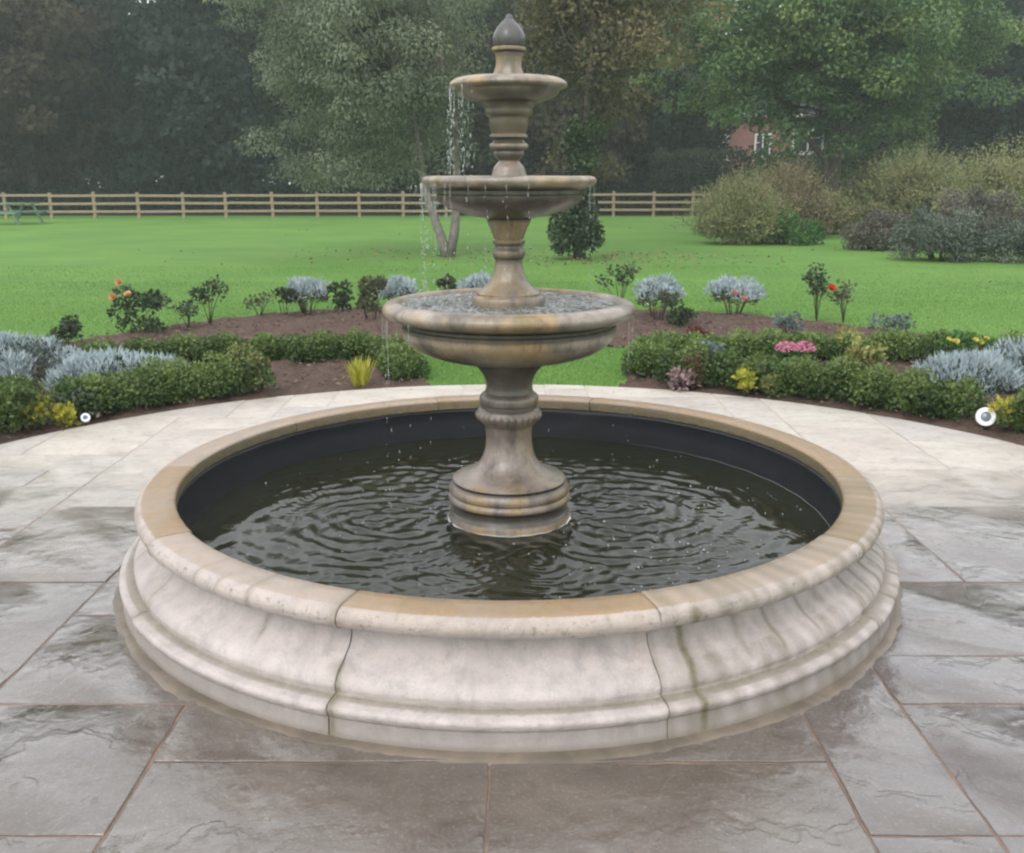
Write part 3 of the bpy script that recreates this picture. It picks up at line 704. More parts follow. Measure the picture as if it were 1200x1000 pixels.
hedge(arc(3.92, 161, 127.4), .32, .255, 'longest box hedge, along the patio edge right of the fountain', LM['box'], 4)
hedge(arc(3.97, 122.6, 106), .34, .30, 'box hedge beyond the white spotlight at the right end of the patio', LM['box'], 5)
hedge([(1.12, 8.0), (1.2, 8.4), (1.32, 8.72), (2.3, 8.85), (3.4, 8.8), (4.9, 8.55)], .30, .235, 'box hedge behind the pink flowers, turning to the grass strip', LM['box'], 6)

# ---------------------------------------------------------------- plants of the bed
def silver_mound(loc, rx, ry, h, label, seed, n=5200):
    t = thing('silver_shrub', label, 'shrub', (*loc, 0), 0, 'silver foliage mounds in the bed'); q = random.Random(seed); cl = []
    for _ in range(34):
        a = q.uniform(0, 6.28); k = math.sqrt(q.random()); x, y = rx*k*math.cos(a)*.85, ry*k*math.sin(a)*.85; z = h*math.sqrt(max(.08, 1-k*k))*.62
        cl.append(((x, y, z), (.13, .13, .11), q.uniform(.3, .75)))
    P, D, N, T, Ls = clump_leaves(cl, n, .075, 1.1, seed)
    link('foliage', leafmesh('foliage', P, D, N, Ls, .011, T), LM['silver'], t)
    foliage('underleaf', [((0, 0, h*.3), (rx*.85, ry*.85, h*.5), .25)], 1800, .05, .4, LM['cot'], t, .6, seed)
    return t
silver_mound((-4.05, 7.7), .72, .5, .43, 'tall pale silver mound at the left edge of the bed', 1, 7000)
silver_mound((-2.98, 7.38), .52, .34, .33, 'lower silver mound behind the long left hedge', 2)
silver_mound((4.25, 7.62), .62, .45, .44, 'tall silver mound at the right edge of the bed', 3, 6500)
silver_mound((3.52, 7.45), .40, .30, .27, 'low silver mound sloping down behind the right patio hedge', 4, 3500)

def bush(name, label, loc, rx, h, n, L, m, seed, asp=.6, up=.2, z0=.25, ncl=9, cat='plant', stem=TWIG, group=None, tintr=.4, nst=7):
    t = thing(name, label, cat, (*loc, 0), 0, group); q = random.Random(seed); cl = []
    for _ in range(ncl):
        a = q.uniform(0, 6.28); k = math.sqrt(q.random())*.72; zz = z0 + (1-z0)*q.random()
        cr = rx*q.uniform(.28, .5)
        cl.append(((rx*k*math.cos(a), rx*k*math.sin(a), max(cr*.6, h*zz-cr*.4)), (cr, cr, cr*q.uniform(.7, 1.1)), q.uniform(.2, .8)))
    foliage('foliage', cl, n, L, asp, m, t, up, seed, tintr=tintr)
    twigs(t, nst, rx*.8, h*.85, stem, seed, max(.004, rx*.015))
    return t
G = 'small plants of the flower bed'
rose = bush('rose_bush', 'rose bush with three apricot blooms at the back of the left bed', (-3.94, 10.35), .28, .46, 900, .055, LM['dark'], 11, z0=.15)
for k, (px, pz) in enumerate([(-.12, .56), (-.04, .43), (-.20, .41)]):
    flower(rose, (px, -.12, pz), .046, ORANGE, k)
    b = MB(); b.tube([(px*.4, 0, .2), (px, -.12, pz)], [.005, .004], 5); b.build('stem', STEM, rose, 180)
def spindly(loc, h, label, seed, n=260, m='dull', sp=.22):
    t = thing('rose_bush', label, 'plant', (*loc, 0), 0, 'spindly rose stems'); q = random.Random(seed); b = MB(); cl = []
    for k in range(5):
        a = q.uniform(0, 6.28); e = (sp*math.cos(a)*q.uniform(.3, 1), sp*math.sin(a)*q.uniform(.3, 1), h*q.uniform(.65, 1)); b.tube([(0, 0, -.02), (e[0]*.4, e[1]*.4, e[2]*.5), e], [.007, .006, .003], 5)
        cl += [((e[0]*s_, e[1]*s_, e[2]*(.35+.65*s_)), (.07, .07, .06), q.uniform(.2, .8)) for s_ in (.6, .85, 1)]
    b.build('stem', STEM, t, 180); foliage('foliage', cl, n, .05, .6, LM[m], t, .1, seed)
    return t
spindly((-3.42, 11.1), .50, 'thin upright rose standing at the lawn edge right of the apricot roses', 12, 330, 'dark', .16)
spindly((-3.55, 10.75), .26, 'short thin rose beside the apricot rose bush', 13, 160, 'dark', .14)
spindly((-2.98, 11.6), .27, 'small sparse twiggy rose left of the left silver clump', 14, 120)
rr_ = spindly((3.58, 11.45), .62, 'tall thin rose bearing one red bloom at the right lawn edge', 15, 420, 'dark', .14)
flower(rr_, (.13, -.05, .37), .055, REDP, 9)
spindly((3.86, 11.35), .40, 'thin leafy rose stem just right of the red rose', 16, 170, 'dull', .12)
spindly((1.35, 12.2), .52, 'spindly rose standing beyond the right rim of the large bowl', 17, 300, 'dark', .26)
bush('low_shrub', 'small dark round shrub left of the apricot roses', (-4.42, 9.65), .17, .27, 500, .045, LM['dark'], 20, group=G)
bush('low_shrub', 'small dark upright plant next to the left silver clump', (-2.72, 11.75), .14, .32, 420, .045, LM['dark'], 21, up=.6, group=G)
bush('low_shrub', 'dark green plant just right of the left silver clump', (-2.10, 12.0), .16, .36, 480, .05, LM['dark'], 22, up=.5, group=G)
bush('low_shrub', 'tall brownish green plant left of the large bowl', (-1.62, 11.3), .22, .52, 900, .05, LM['dull'], 23, up=.7, group=G)
bush('low_shrub', 'dark leafy plant at the foot of the right silver clump', (1.86, 10.95), .2, .32, 600, .05, LM['dark'], 24, group=G)
bush('low_shrub', 'blue green cushion plant in the right bed soil', (2.95, 10.35), .17, .2, 480, .04, LM['blue'], 25, group=G)
bush('low_shrub', 'low grey cushion plant at the far right lawn edge', (4.12, 10.55), .24, .14, 500, .04, LM['blue'], 26, group=G)
bush('low_shrub', 'blue green plant behind the right box hedge by the wine leaves', (1.62, 7.92), .16, .33, 520, .045, LM['blue'], 37, group=G)
bush('low_shrub', 'small wine red plant behind the right box hedge', (1.78, 9.25), .13, .22, 350, .05, LM['red'], 27, group=G)
bush('low_shrub', 'rust brown withered plant before the right box hedge', (1.46, 7.58), .11, .22, 420, .045, LM['rust'], 28, up=.6, group=G)
bush('low_shrub', 'pale mauve plant before the right box hedge', (1.36, 7.52), .10, .15, 300, .045, LM['mauve'], 29, group=G)
bush('low_shrub', 'yellowish green plant between the two right hedges', (2.95, 8.15), .2, .34, 560, .05, LM['varieg'], 30, group=G)
bush('low_shrub', 'grey green plant beside the left garden spotlight', (-2.95, 6.55), .13, .2, 360, .04, LM['cot'], 38, group=G)
bush('euonymus', 'variegated cream and green shrub ending the left patio hedge', (-1.96, 7.40), .19, .33, 1300, .034, LM['euon'], 31, group=G, tintr=.8)
for loc, r_, h_, lb, sd_ in [((-3.14, 6.30), .12, .18, 'bright yellow green sprig before the hedge at the left frame edge', 32), ((-2.96, 6.33), .09, .13, 'smaller yellow green sprig next to the left spotlight', 33),
                             ((1.80, 7.32), .085, .17, 'bright yellow sprig before the right box hedge', 34), ((1.99, 7.25), .08, .14, 'duller yellow green sprig right of the bright yellow one', 35), ((3.26, 6.24), .10, .17, 'yellow green sprig by the right patio edge spotlight', 36)]:
    bush('golden_sprig', lb, loc, r_, h_, 260, .042, LM['yellow'] if sd_ != 35 else LM['varieg'], sd_, up=.5, group='yellow sprigs at the patio edge', stem=STEM)
t = thing('golden_grass', 'bright yellow grass tuft at the patio edge left of the fountain', 'grass tuft', (-1.2, 7.66, 0)); blades('foliage', 110, .065, .23, .012, LM['yellow'], t, .28, 3, .15)
def silver_clump(loc, rx, h, label, seed, blooms=0):
    t = thing('lavender', label, 'plant', (*loc, 0), 0, 'silver clumps at the lawn edge'); q = random.Random(seed)
    twigs(t, 16, rx*.9, h*.8, LM_STEM, seed, .006)
    cl = []
    for _ in range(18):
        a = q.uniform(0, 6.28); k = math.sqrt(q.random()); cl.append(((rx*k*math.cos(a)*.9, rx*k*math.sin(a)*.9, h*(.40 + .34*math.sqrt(1-k*k) + q.gauss(0, .03))), (.10, .10, .10), q.uniform(.2, .85)))
    P, D, N, T, Ls = clump_leaves(cl, 1500, .07, .8, seed); link('foliage', leafmesh('foliage', P, D, N, Ls, .014, T), LM['silver'], t)
    foliage('underleaf', [((0, 0, h*.4), (rx*.8, rx*.7, h*.3), .4)], 620, .06, .3, LM['dull'], t, .9, seed)
    for k in range(blooms): flower(t, ((-.06, -.0, -.05)[k % 3] + .05*k, -rx*.8, h*(.62 - .12*k)), .045, CORAL, seed+k)
    return t
LM_STEM = plain('brown_stems', (.14, .105, .08), .8, .2, 20, .4)
silver_clump((-2.50, 12.05), .30, .43, 'silver clump with dark stems on the left lawn edge', 41)
silver_clump((-1.42, 12.45), .24, .38, 'silver clump seen just left of the large bowl', 42)
silver_clump((-.42, 12.4), .22, .44, 'silver clump behind the stem above the large bowl', 43)
silver_clump((1.72, 11.5), .26, .52, 'tall silver clump on brown stems right of the large bowl', 44)
silver_clump((2.72, 11.95), .32, .45, 'broad silver clump with two coral blooms', 45, 2)
bush('low_shrub', 'small dark plant behind the left rim of the large bowl', (-.80, 12.3), .14, .42, 420, .05, LM['dark'], 46, up=.6, group=G)
# pink flower head between the right hedges
t = thing('pink_sedum', 'plant with a wide rose pink flower head between the right hedges', 'plant', (2.38, 8.12, 0)); twigs(t, 8, .12, .24, STEM, 3, .005)
foliage('foliage', [((0, 0, .12), (.13, .13, .09), .5)], 320, .05, .6, LM['fresh'], t, .3, 3)
for k, (dx, rw) in enumerate([(-.075, .085), (.07, .08)]):
    q = np.random.RandomState(k+60); n = 330; u = rand_dirs(n, q); u[:, 2] = np.abs(u[:, 2])
    P = np.array([dx, -.03, .225]) + u*np.array([rw, rw, .055]); link('flower_head', leafmesh('flower_head', P, u*.4 + rand_dirs(n, q)*.7, u, .022, .018, q.rand(n)), PINK, t)
t = bush('marigold', 'plant with small yellow blooms beside the right silver mound', (3.72, 8.0), .2, .33, 420, .045, LM['fresh'], 63, cat='plant')
for k in range(7): flower(t, (random.Random(k).uniform(-.18, .18), random.Random(k+9).uniform(-.15, .05), .31 + .012*(k % 3)), .026, YELP, k+70)

# ---------------------------------------------------------------- garden spotlights
WHITE = plain('white_plastic', (.78, .80, .82), .35, .5, 20, .05); LENS = plain('spotlight_lens', (.16, .19, .23), .12, .6, 10, .3); BLK = plain('black_plastic', (.02, .02, .022), .5, .4, 20, .3)
def spotlight(loc, r, tilt, rz, label):
    t = thing('garden_spotlight', label, 'spotlight', (*loc, 0), rz, 'garden spotlights at the patio edge')
    Mx = Matrix.Translation((0, 0, r+.02)) @ Matrix.Rotation(tilt, 4, 'X')
    def lat(name, prof, m):
        v = []; n = len(prof); sg = 40
        for i in range(sg):
            a = 2*math.pi*i/sg
            for q_, z in prof: v.append(Mx @ Vector((q_*math.cos(a), q_*math.sin(a), z)))
        link(name, pymesh(name, v, [(i*n+j, ((i+1) % sg)*n+j, ((i+1) % sg)*n+j+1, i*n+j+1) for i in range(sg) for j in range(n-1)], 40), m, t)
    lat('housing', [(.001, -r*.9), (r*.55, -r*.85), (r*.8, -r*.4), (r*.93, .0)], BLK)
    lat('ring', [(r*.93, -.012), (r, -.006), (r, .010), (r*.96, .016), (r*.55, .018), (r*.52, .010)], WHITE)
    lat('lens', [(r*.53, .009), (r*.4, .014), (.0008, .017)], LENS)
    b = MB(); b.tube([(0, 0, -.06), (0, 0, .02), (0, .01, r)], [.004, .008, .010], 8); b.build('stake', BLK, t, 180)
spotlight((3.13, 6.28), .062, R(72), R(-14), 'white round garden spotlight in the soil at the right patio edge')
spotlight((-2.84, 6.38), .030, R(60), R(20), 'small white garden spotlight in the soil at the left patio edge')

# ---------------------------------------------------------------- lawn blades
def grass_blades():
    q = np.random.RandomState(12); P = []
    def keep(x, y):
        r = np.hypot(x-CX, y-CY); a = np.degrees(np.arctan2(x-CX, -(y-CY))) % 360
        gap = (a > GAP0+.4) & (a < GAP1-.4) & (r < GAPR-.03) & (r > PR)
        return gap | (r > np.interp(a, _ang, _rad)-.02)
    n = 30000; x = q.uniform(-1.1, 1.5, n); y = q.uniform(7.5, 9.9, n); k = keep(x, y) & (np.hypot(x, y-CY) < GAPR); P.append(np.stack([x[k], y[k]], 1))
    for (y0, y1, n) in [(8.5, 11, 60000), (11, 13.5, 60000), (13.5, 16, 40000), (16, 19, 18000)]:
        y = q.uniform(y0, y1, n); n = int(n*1.5); y = q.uniform(y0, y1, n); x = q.uniform(-.95, .95, n)*y; k = keep(x, y) & (np.hypot(x, y-CY) > GAPR); P.append(np.stack([x[k], y[k]], 1))
    P = np.concatenate(P); n = len(P); d = np.clip(P[:, 1]/14, .6, 3)
    B = np.concatenate([P, np.full((n, 1), -.022)], 1); D = q.normal(size=(n, 3))*.45; D[:, 2] = 1
    h = .027*q.uniform(.6, 1.2, n)
    patch = np.sin(P[:, 0]*.9+np.sin(P[:, 1]*.7)*2)*.12 + np.sin(P[:, 1]*1.1+np.sin(P[:, 0]*.3)*1.5)*.14
    me = leafmesh('mown_grass', B, D, rand_dirs(n, q), h, .006*d, .5 + patch + .22*(q.rand(n)-.5))
    o = link('mown_grass', me, leafmat('grass_blade', [(.095, .195, .038), (.134, .262, .051), (.205, .325, .085)], .3, .6)); tag(o, 'short mown green lawn grass', 'grass', None, 'stuff')
grass_blades()
def fallen():
    q = np.random.RandomState(77); n = 900; c = np.concatenate([q.normal(size=(500, 2))*[1.6, 1.3] + [2.2, 20.6], q.normal(size=(250, 2))*[2.2, 1.4] + [-1.8, 21], np.stack([q.uniform(-9, 10, 150), q.uniform(13, 34, 150)], 1)])
    c = c[c[:, 1] > 14]; n = len(c); P = np.concatenate([c, .015 + .02*q.rand(n, 1)], 1); D = q.normal(size=(n, 3)); D[:, 2] *= .3
    me = leafmesh('fallen_leaves', P, D, np.array([[0, 0, 1.]]) + q.normal(size=(n, 3))*.4, .075*q.uniform(.6, 1.3, n), .045, q.rand(n))
    tag(link('fallen_leaves', me, leafmat('dead_leaf', [(.10, .07, .04), (.20, .14, .07), (.32, .24, .11)], .1, .7)), 'brown fallen leaves scattered on the lawn under the trees', 'leaves', None, 'stuff')
fallen()
def litter():
    q = np.random.RandomState(44); n = 9000; a = q.uniform(105, 255, n); r = 3.68 + (np.interp(a, _ang, _rad)-3.75)*q.rand(n)**.8
    k = ~((a > GAP0-.5) & (a < GAP1+.5) & (r < GAPR+.05)); a, r = a[k], r[k]; n = len(a)
    P = np.stack([r*np.sin(np.radians(a)), CY - r*np.cos(np.radians(a)), .022 + .015*q.rand(n)], 1); D = q.normal(size=(n, 3)); D[:, 2] *= .3
    me = leafmesh('bark_chips', P, D, np.array([[0, 0, 1.]]) + q.normal(size=(n, 3))*.4, .05*q.uniform(.5, 1.3, n), .018, q.rand(n))
    tag(link('bark_chips', me, leafmat('bark_chip', [(.045, .03, .022), (.11, .072, .055), (.21, .155, .12)], .0, .8)), 'brown bark chips lying on the bed soil', 'mulch', None, 'stuff')
litter()

# ---------------------------------------------------------------- fence, bench
WOODP = plain('weathered_timber', (.27, .215, .145), .8, .2, 9, .3, .3)
def fence():
    a = Vector((-60, 38.5, 0)); b_ = Vector((42, 48.35, 0)); d = (b_-a); L = d.length; d.normalize(); s = Vector((-d.y, d.x, 0))
    t = thing('post_and_rail_fence', 'brown timber post and rail fence of three rails along the far lawn edge', 'fence', a); q = random.Random(2); n = int(L/1.85)
    for k in range(n+1):
        p = d*(1.85*k + q.gauss(0, .06)); hh = 1.06 + q.gauss(0, .015); m = MB()
        m.obox(p + Vector((0, 0, -.1)) + s*.0, p + Vector((q.gauss(0, .012), 0, hh)), .12, .10); m.build('post', WOODP, t)
    for z in (.27, .60, .93):
        for k in range(0, n-1, 2):
            m = MB(); m.obox(d*(1.85*k+.004) - s*.075 + Vector((0, 0, z+q.gauss(0, .012))), d*(1.85*(k+2)-.004) - s*.075 + Vector((0, 0, z+q.gauss(0, .012))), .04, .10); m.build('rail', WOODP, t)
fence()
GREENP = plain('pale_green_paint', (.13, .22, .15), .6, .3, 15, .25)
def picnic(loc, rz, label):
    t = thing('picnic_bench', label, 'picnic bench', (*loc, 0), rz); m = MB()
    for k in range(5): m.box(-.85, .85, -.34+.14*k, -.22+.14*k, .70, .74)
    m.build('tabletop', GREENP, t)
    for e in (-1, 1):
        m = MB()
        for k in range(2): m.box(-.85, .85, e*.70-.13+.14*k, e*.70-.01+.14*k, .43, .465)
        m.build('seat', GREENP, t)
        for f_ in (-1, 1):
            m = MB(); m.obox((e*.6, f_*.62, -.02), (e*.6, f_*.20, .70), .09, .05); m.build('leg', GREENP, t)
        m = MB(); m.obox((e*.66, -.78, .40), (e*.66, .78, .40), .05, .09); m.build('crossbar', GREENP, t)
picnic((-18.35, 37.2), R(74), 'pale green picnic bench on the lawn before the far fence')

# ---------------------------------------------------------------- trees
def tree_parts(seed, H, tr, cc, cr, ncl, n, L, asp=.6, clr=(.24, .36), up=0.0, flat=.4, stems=None, extra=(), low=-1, tint=(.15, .85), shell=.5, limbs=18):
    """meshes of one tree: trunk with limbs reaching into the crown, and a crown of leaf clusters in an uneven ellipsoid"""
    q = np.random.RandomState(seed); cl = []; cc = np.array(cc, float); cr = np.array(cr, float)
    lobes = rand_dirs(7, q)
    for _ in range(ncl):
        u = rand_dirs(1, q)[0]; k = q.rand()**shell; bulge = .78 + .34*max(lobes @ u)**2 + q.normal()*.06
        c = cc + cr*u*k*bulge; c[2] = max(c[2], .9); r = cr.mean()*q.uniform(*clr)*(1.05 - .3*k)
        cl.append((c, (r, r, r*.62), q.uniform(*tint) + .15*u[2]))
    cl += [(np.array(e[0], float), e[1], e[2]) for e in extra]
    P, D, N, T, Ls = clump_leaves(cl, n, L, up, seed+1, jit=.5, flat=flat, low=-.8, tintr=.12, nu=1.7)
    crown = leafmesh('crown', P, D, N, Ls, Ls*asp, T)
    b = MB(); stems = stems or [[(0, 0, -.1), (q.normal()*.1, q.normal()*.1, H*.3), (cc[0]*.7, cc[1]*.7, cc[2]+cr[2]*.4)]]
    for st in stems:
        m = len(st); b.tube(st, [tr*(1-.75*i/(m-1)) if m > 1 else tr for i in range(m)], 9)
    order = q.permutation(len(cl))[:limbs]
    for i in order:
        c = cl[i][0]; st = stems[i % len(stems)]; p0 = np.array(st[-2]); p1 = np.array(st[-1]); s = q.uniform(.05, .8); a = p0 + (p1-p0)*s
        mid = a*.5 + c*.5 + np.array([0, 0, -.1*np.linalg.norm(c-a)]) + q.normal(size=3)*.06*np.linalg.norm(c-a)
        b.tube([a, mid, c], [tr*.32, tr*.2, tr*.06], 6)
    return pymesh('trunk', b.v, b.f, 180), crown
def tree_obj(name, label, loc, rz, sc, tm, cm, leaf, bark, group=None):
    t = thing(name, label, 'tree', loc, rz, group); t.scale = sc
    for nm, me, m in (('trunk', tm, bark), ('crown', cm, leaf)):
        if not me.materials: me.materials.append(m)
        o = bpy.data.objects.new(nm, me); COL.objects.link(o); o.parent = t
        o.material_slots[0].link = 'OBJECT'; o.material_slots[0].material = m
    return t
# woodland behind the fence: five crown shapes, copied
VAR = [tree_parts(101, 11, .28, (0, 0, 5.8), (3.4, 3.4, 5.0), 120, 24000, .33, .68, tint=(0, 1)),
       tree_parts(102, 12, .30, (.3, 0, 6.2), (3.9, 3.7, 5.3), 140, 27000, .35, .68, (.18, .3), tint=(0, 1)),
       tree_parts(103, 11, .24, (-.2, .1, 5.6), (3.1, 3.0, 4.9), 120, 23000, .31, .64, (.2, .34), up=-.5, tint=(0, 1)),
       tree_parts(104, 12, .32, (0, 0, 6.4), (3.6, 3.6, 5.6), 140, 26000, .34, .68, (.17, .3), tint=(0, 1))]
front = [(-31.5, 48.5, 0, 'woodb', 'brownish woodland tree behind the fence at the far left of the view'),
         (-27.0, 50.0, 3, 'wooda', 'dark woodland tree behind the fence above the green picnic bench'),
         (-22.8, 48.2, 1, 'woodb', 'woodland tree with brown tinged top, second from the left behind the fence'),
         (-18.6, 50.2, 2, 'woodd', 'dark blue green woodland tree right of the brown tinged one'),
         (-14.6, 49.0, 0, 'woodd', 'darkest woodland tree, half behind the pale weeping tree'),
         (-10.2, 50.5, 1, 'woodc', 'green woodland tree directly behind the pale weeping tree'),
         (-6.0, 49.2, 3, 'woodc', 'green woodland tree left of the fountain top, behind the fence'),
         (-1.6, 50.8, 2, 'woodc', 'green woodland tree directly behind the fountain finial'),
         (2.8, 49.0, 0, 'woodb', 'brown green woodland tree behind the ivy clad tree'),
         (6.9, 52.0, 1, 'wooda', 'dark woodland tree between the ivy clad tree and the brick house'),
         (9.4, 56.5, 2, 'wooda', 'dark woodland tree standing before the left end of the brick house'),
         (20.2, 56.5, 2, 'woodd', 'dark woodland tree standing before the right end of the brick house'),
         (21.6, 49.5, 3, 'woodd', 'dark woodland tree right of the brick house behind the lime tree'),
         (25.6, 47.8, 1, 'wooda', 'very dark woodland tree at the right edge behind the shrubs'),
         (30.0, 50.0, 0, 'wooda', 'outermost dark woodland tree on the right')]
for k, (x, y, v, m, lb) in enumerate(front):
    s = .92 + .22*((k*37) % 10)/10; tree_obj('woodland_tree', lb, (x, y, -.02), k*1.9, (s, s, s), *VAR[v], LM[m], BARK, 'trees of the wood behind the fence')
for k, (x, y, v) in enumerate([(-36.5, 47.5, 1), (-41.5, 49, 2), (-46.5, 47, 0), (-52, 48, 3), (-58, 46.5, 1), (-64, 47, 0), (35, 50.5, 2), (40, 52, 1), (45.5, 51, 3), (51, 52, 0)]):
    tree_obj('woodland_tree', 'dark woodland tree carrying on the wood past the ends of the view', (x, y, -.02), k*1.3, (1.08,)*3, *VAR[v], LM[('wooda', 'woodb', 'woodc', 'woodd')[k % 4]], BARK, 'trees past the ends of the view')
k = 0
for row, (y0, st, off) in enumerate([(57, 5.2, 0), (66, 5.6, 2.4), (76, 6.5, 1)]):
    for i in range(24):
        x = -66 + off + st*i*(1 + .08*row)
        if row == 0 and 8.5 < x < 21.5: continue
        if row == 1 and 9.0 < x < 23: continue
        k += 1; s = 1.0 + .2*((k*53) % 10)/10
        tree_obj('woodland_tree', 'dark tree standing deep in the wood behind the front row of trees', (x, y0 + 2.5*math.sin(k*2.1), -.02), k*2.3, (s, s, s*1.05), *VAR[k % 4], LM[('wooda', 'woodd', 'woodc', 'wooda')[k % 4]], BARK, 'trees deep in the wood')
# undergrowth under the wood
q = random.Random(31); cl = []
for _ in range(700):
    x = q.uniform(-66, 52); y = q.uniform(46.8, 54) - .03*abs(min(0, x+30))*3 + max(0, x-30)*.1; cl.append(((x, y, q.uniform(.2, 1.1)), (q.uniform(.7, 1.5), q.uniform(.6, 1.2), q.uniform(.5, 1.2)), q.uniform(.0, .6)))
tag(foliage('undergrowth', cl, 95000, .20, .6, LM['wooda'], None, .2, 5), 'dark tangled undergrowth at the foot of the wood behind the fence', 'undergrowth', None, 'stuff')

cl = []
for _ in range(240):
    x = q.uniform(-80, 62); cl.append(((x, q.uniform(72, 92), q.uniform(.8, 5.5)), (q.uniform(2, 3.4), 2, q.uniform(1.5, 2.8)), q.uniform(.0, .6)))
tag(foliage('far_woodland', cl, 60000, .55, .7, LM['woodd'], None, .2, 6), 'dark mass of distant woodland closing the gaps between the trees', 'woodland', None, 'stuff')

# the pale weeping tree with a forked trunk on the lawn
tm, cm = tree_parts(201, 6, .125, (-1.75, .5, 4.6), (2.9, 2.4, 3.4), 260, 98000, .08, .45, (.14, .25), extra=[((x, .1, z), (.34, .34, .40), .3 + .1*(i % 4)) for i, (x, z) in enumerate([(-.55, 1.75), (-.75, 2.1), (-.5, 2.4), (-1.0, 2.5), (.1, 1.95), (.3, 2.3), (0, 2.6), (-.3, 2.9), (.25, 2.9), (-.8, 3.0)])], up=-.9, flat=0, tint=(.1, .9), shell=.6, limbs=26,
    stems=[[(0, 0, -.1), (-.10, 0, .35), (-.40, .05, 1.25), (-.62, .2, 2.6), (-1.2, .4, 5.2)], [(.02, .05, -.1), (.16, .05, .5), (.24, .1, 1.4), (.2, .3, 2.8), (-.4, .5, 5.4)]])
tree_obj('weeping_tree', 'pale weeping tree with a forked trunk on the lawn left of the fountain', (-1.38, 21.3, -.02), 0, (1, 1, 1), tm, cm, LM['willow'], PBARK)
# ivy clad tree
tm, cm = tree_parts(202, 6, .14, (.45, .8, 5.3), (2.0, 1.9, 3.4), 150, 22000, .10, .6, (.16, .27), tint=(.1, .95), limbs=26)
t = tree_obj('ivy_clad_tree', 'olive brown tree whose trunk is thickly clad in ivy, right of the fountain', (1.42, 20.7, -.02), 0, (1, 1, 1), tm, cm, LM['olive'], BARK)
q = random.Random(9); cl = [((q.gauss(0, .10), q.gauss(0, .10), z), (.30 + .12*math.sin(z*3), .30, .26), q.uniform(.1, .8)) for z in np.linspace(.25, 2.6, 16)] + [((q.uniform(-.38, .38), q.uniform(-.3, .3), q.uniform(.2, .75)), (.26, .26, .28), q.uniform(.1, .7)) for _ in range(14)]
foliage('ivy', cl, 6500, .085, .75, LM['ivy'], t, -.2, 8)
# the light green tree at the right, several stems from one base
tm, cm = tree_parts(203, 8, .17, (-.6, 0, 6.0), (6.0, 4.2, 3.75), 360, 88000, .145, .58, (.12, .2), up=-.1, flat=.7, tint=(.0, .9), shell=.42, limbs=46,
    stems=[[(0, 0, -.1), (.02, 0, 1.2), (-.1, 0, 2.2), (-1.3, .2, 3.6), (-2.6, .4, 6.0)], [(.05, 0, -.1), (.10, .05, 1.3), (.2, .1, 2.4), (.9, 0, 3.7), (2.2, 0, 6.2)], [(.1, .05, .4), (.25, .05, 1.4), (.35, .1, 2.5), (.2, .5, 4), (.3, .6, 6.8)]])
tree_obj('lime_tree', 'broad light green tree on several stems rising from the yellowish shrubs', (10.4, 33.3, -.02), 0, (1, 1, 1), tm, cm, LM['lime'], BARK)

# ---------------------------------------------------------------- tall shrubs on the right of the lawn
def big_shrub(name, label, loc, rx, ry, h, n, L, m, seed, ncl=40, up=.5, asp=.5, group='shrubs on the right of the lawn', arch=0.0, feather=False):
    ncl = int(ncl*1.7); n = int(n*1.7)
    t = thing(name, label, 'shrub', (*loc, -.02), 0, group); q = random.Random(seed); cl = []
    for _ in range(ncl):
        a = q.uniform(0, 6.28); k = math.sqrt(q.random())*.85; z = h*math.sqrt(1-k*k*.9)*(.06 + .84*q.random()**.7)*(.86 + .26*math.sin(2.6*a+seed)*math.sin(4.3*k+seed*.7)); r = min(rx, ry)*q.uniform(.16, .30)
        cl.append(((rx*k*math.cos(a), ry*k*math.sin(a), max(r*.5, z)), (r, r, r*1.1), q.uniform(.1, .9)))
    foliage('foliage', cl, n, L, asp, m, t, up - arch, seed, jit=.6, low=-.6)
    twigs(t, 22, rx*.9, h*.9, TWIG, seed, .014)
    if feather:
        q = np.random.RandomState(seed); n = 640; b = q.normal(size=(n, 3))*np.array([rx*.42, ry*.42, .1]); b[:, 2] = h*(.55 + .4*q.rand(n))*np.sqrt(np.clip(1-(b[:, 0]/rx)**2*.7-(b[:, 1]/ry)**2*.7, .1, 1))
        D = b*np.array([.5, .5, 0]) + q.normal(size=(n, 3))*.3; D[:, 2] += 1; D /= np.linalg.norm(D, axis=1, keepdims=True); ln = h*q.uniform(.18, .5, n)
        k = 9; P = np.concatenate([b + D*ln[:, None]*(i/k) for i in range(k)]); DD = np.concatenate([D*.8 + q.normal(size=(n, 3))*.5 for i in range(k)])
        link('shoots', leafmesh('shoots', P, DD, rand_dirs(n*k, q), L*q.uniform(.6, 1.1, n*k), L*.32, np.tile(q.rand(n), k)), m, t)
    return t
F = dict(feather=True)
big_shrub('tall_shrub', 'yellow green shrub at the fence end of the shrub border', (6.9, 29.5), 1.5, 1.2, 1.55, 11000, .10, LM['straw'], 301, **F)
big_shrub('tall_shrub', 'tall yellow green shrub with a brown base, front left of the light green tree', (5.95, 25.8), 1.15, 1.0, 1.35, 10000, .09, LM['straw'], 302, **F)
big_shrub('tall_shrub', 'amber tinged shrub left of the light green trunk', (7.85, 28.6), 1.15, 1.1, 1.7, 10000, .10, LM['amber'], 303, **F)
big_shrub('tall_shrub', 'straw coloured shrub just behind the light green trunk', (10.2, 35.8), 2.4, 1.1, 2.0, 10000, .12, LM['straw'], 304, **F)
big_shrub('tall_shrub', 'straw coloured shrub right of the light green trunk', (11.9, 29.6), 1.7, 1.1, 2.05, 11000, .10, LM['straw'], 305, **F)
big_shrub('tall_shrub', 'large yellow green shrub behind the grey shrubs', (13.5, 27.6), 1.9, 1.2, 2.15, 12000, .10, LM['straw'], 306, **F)
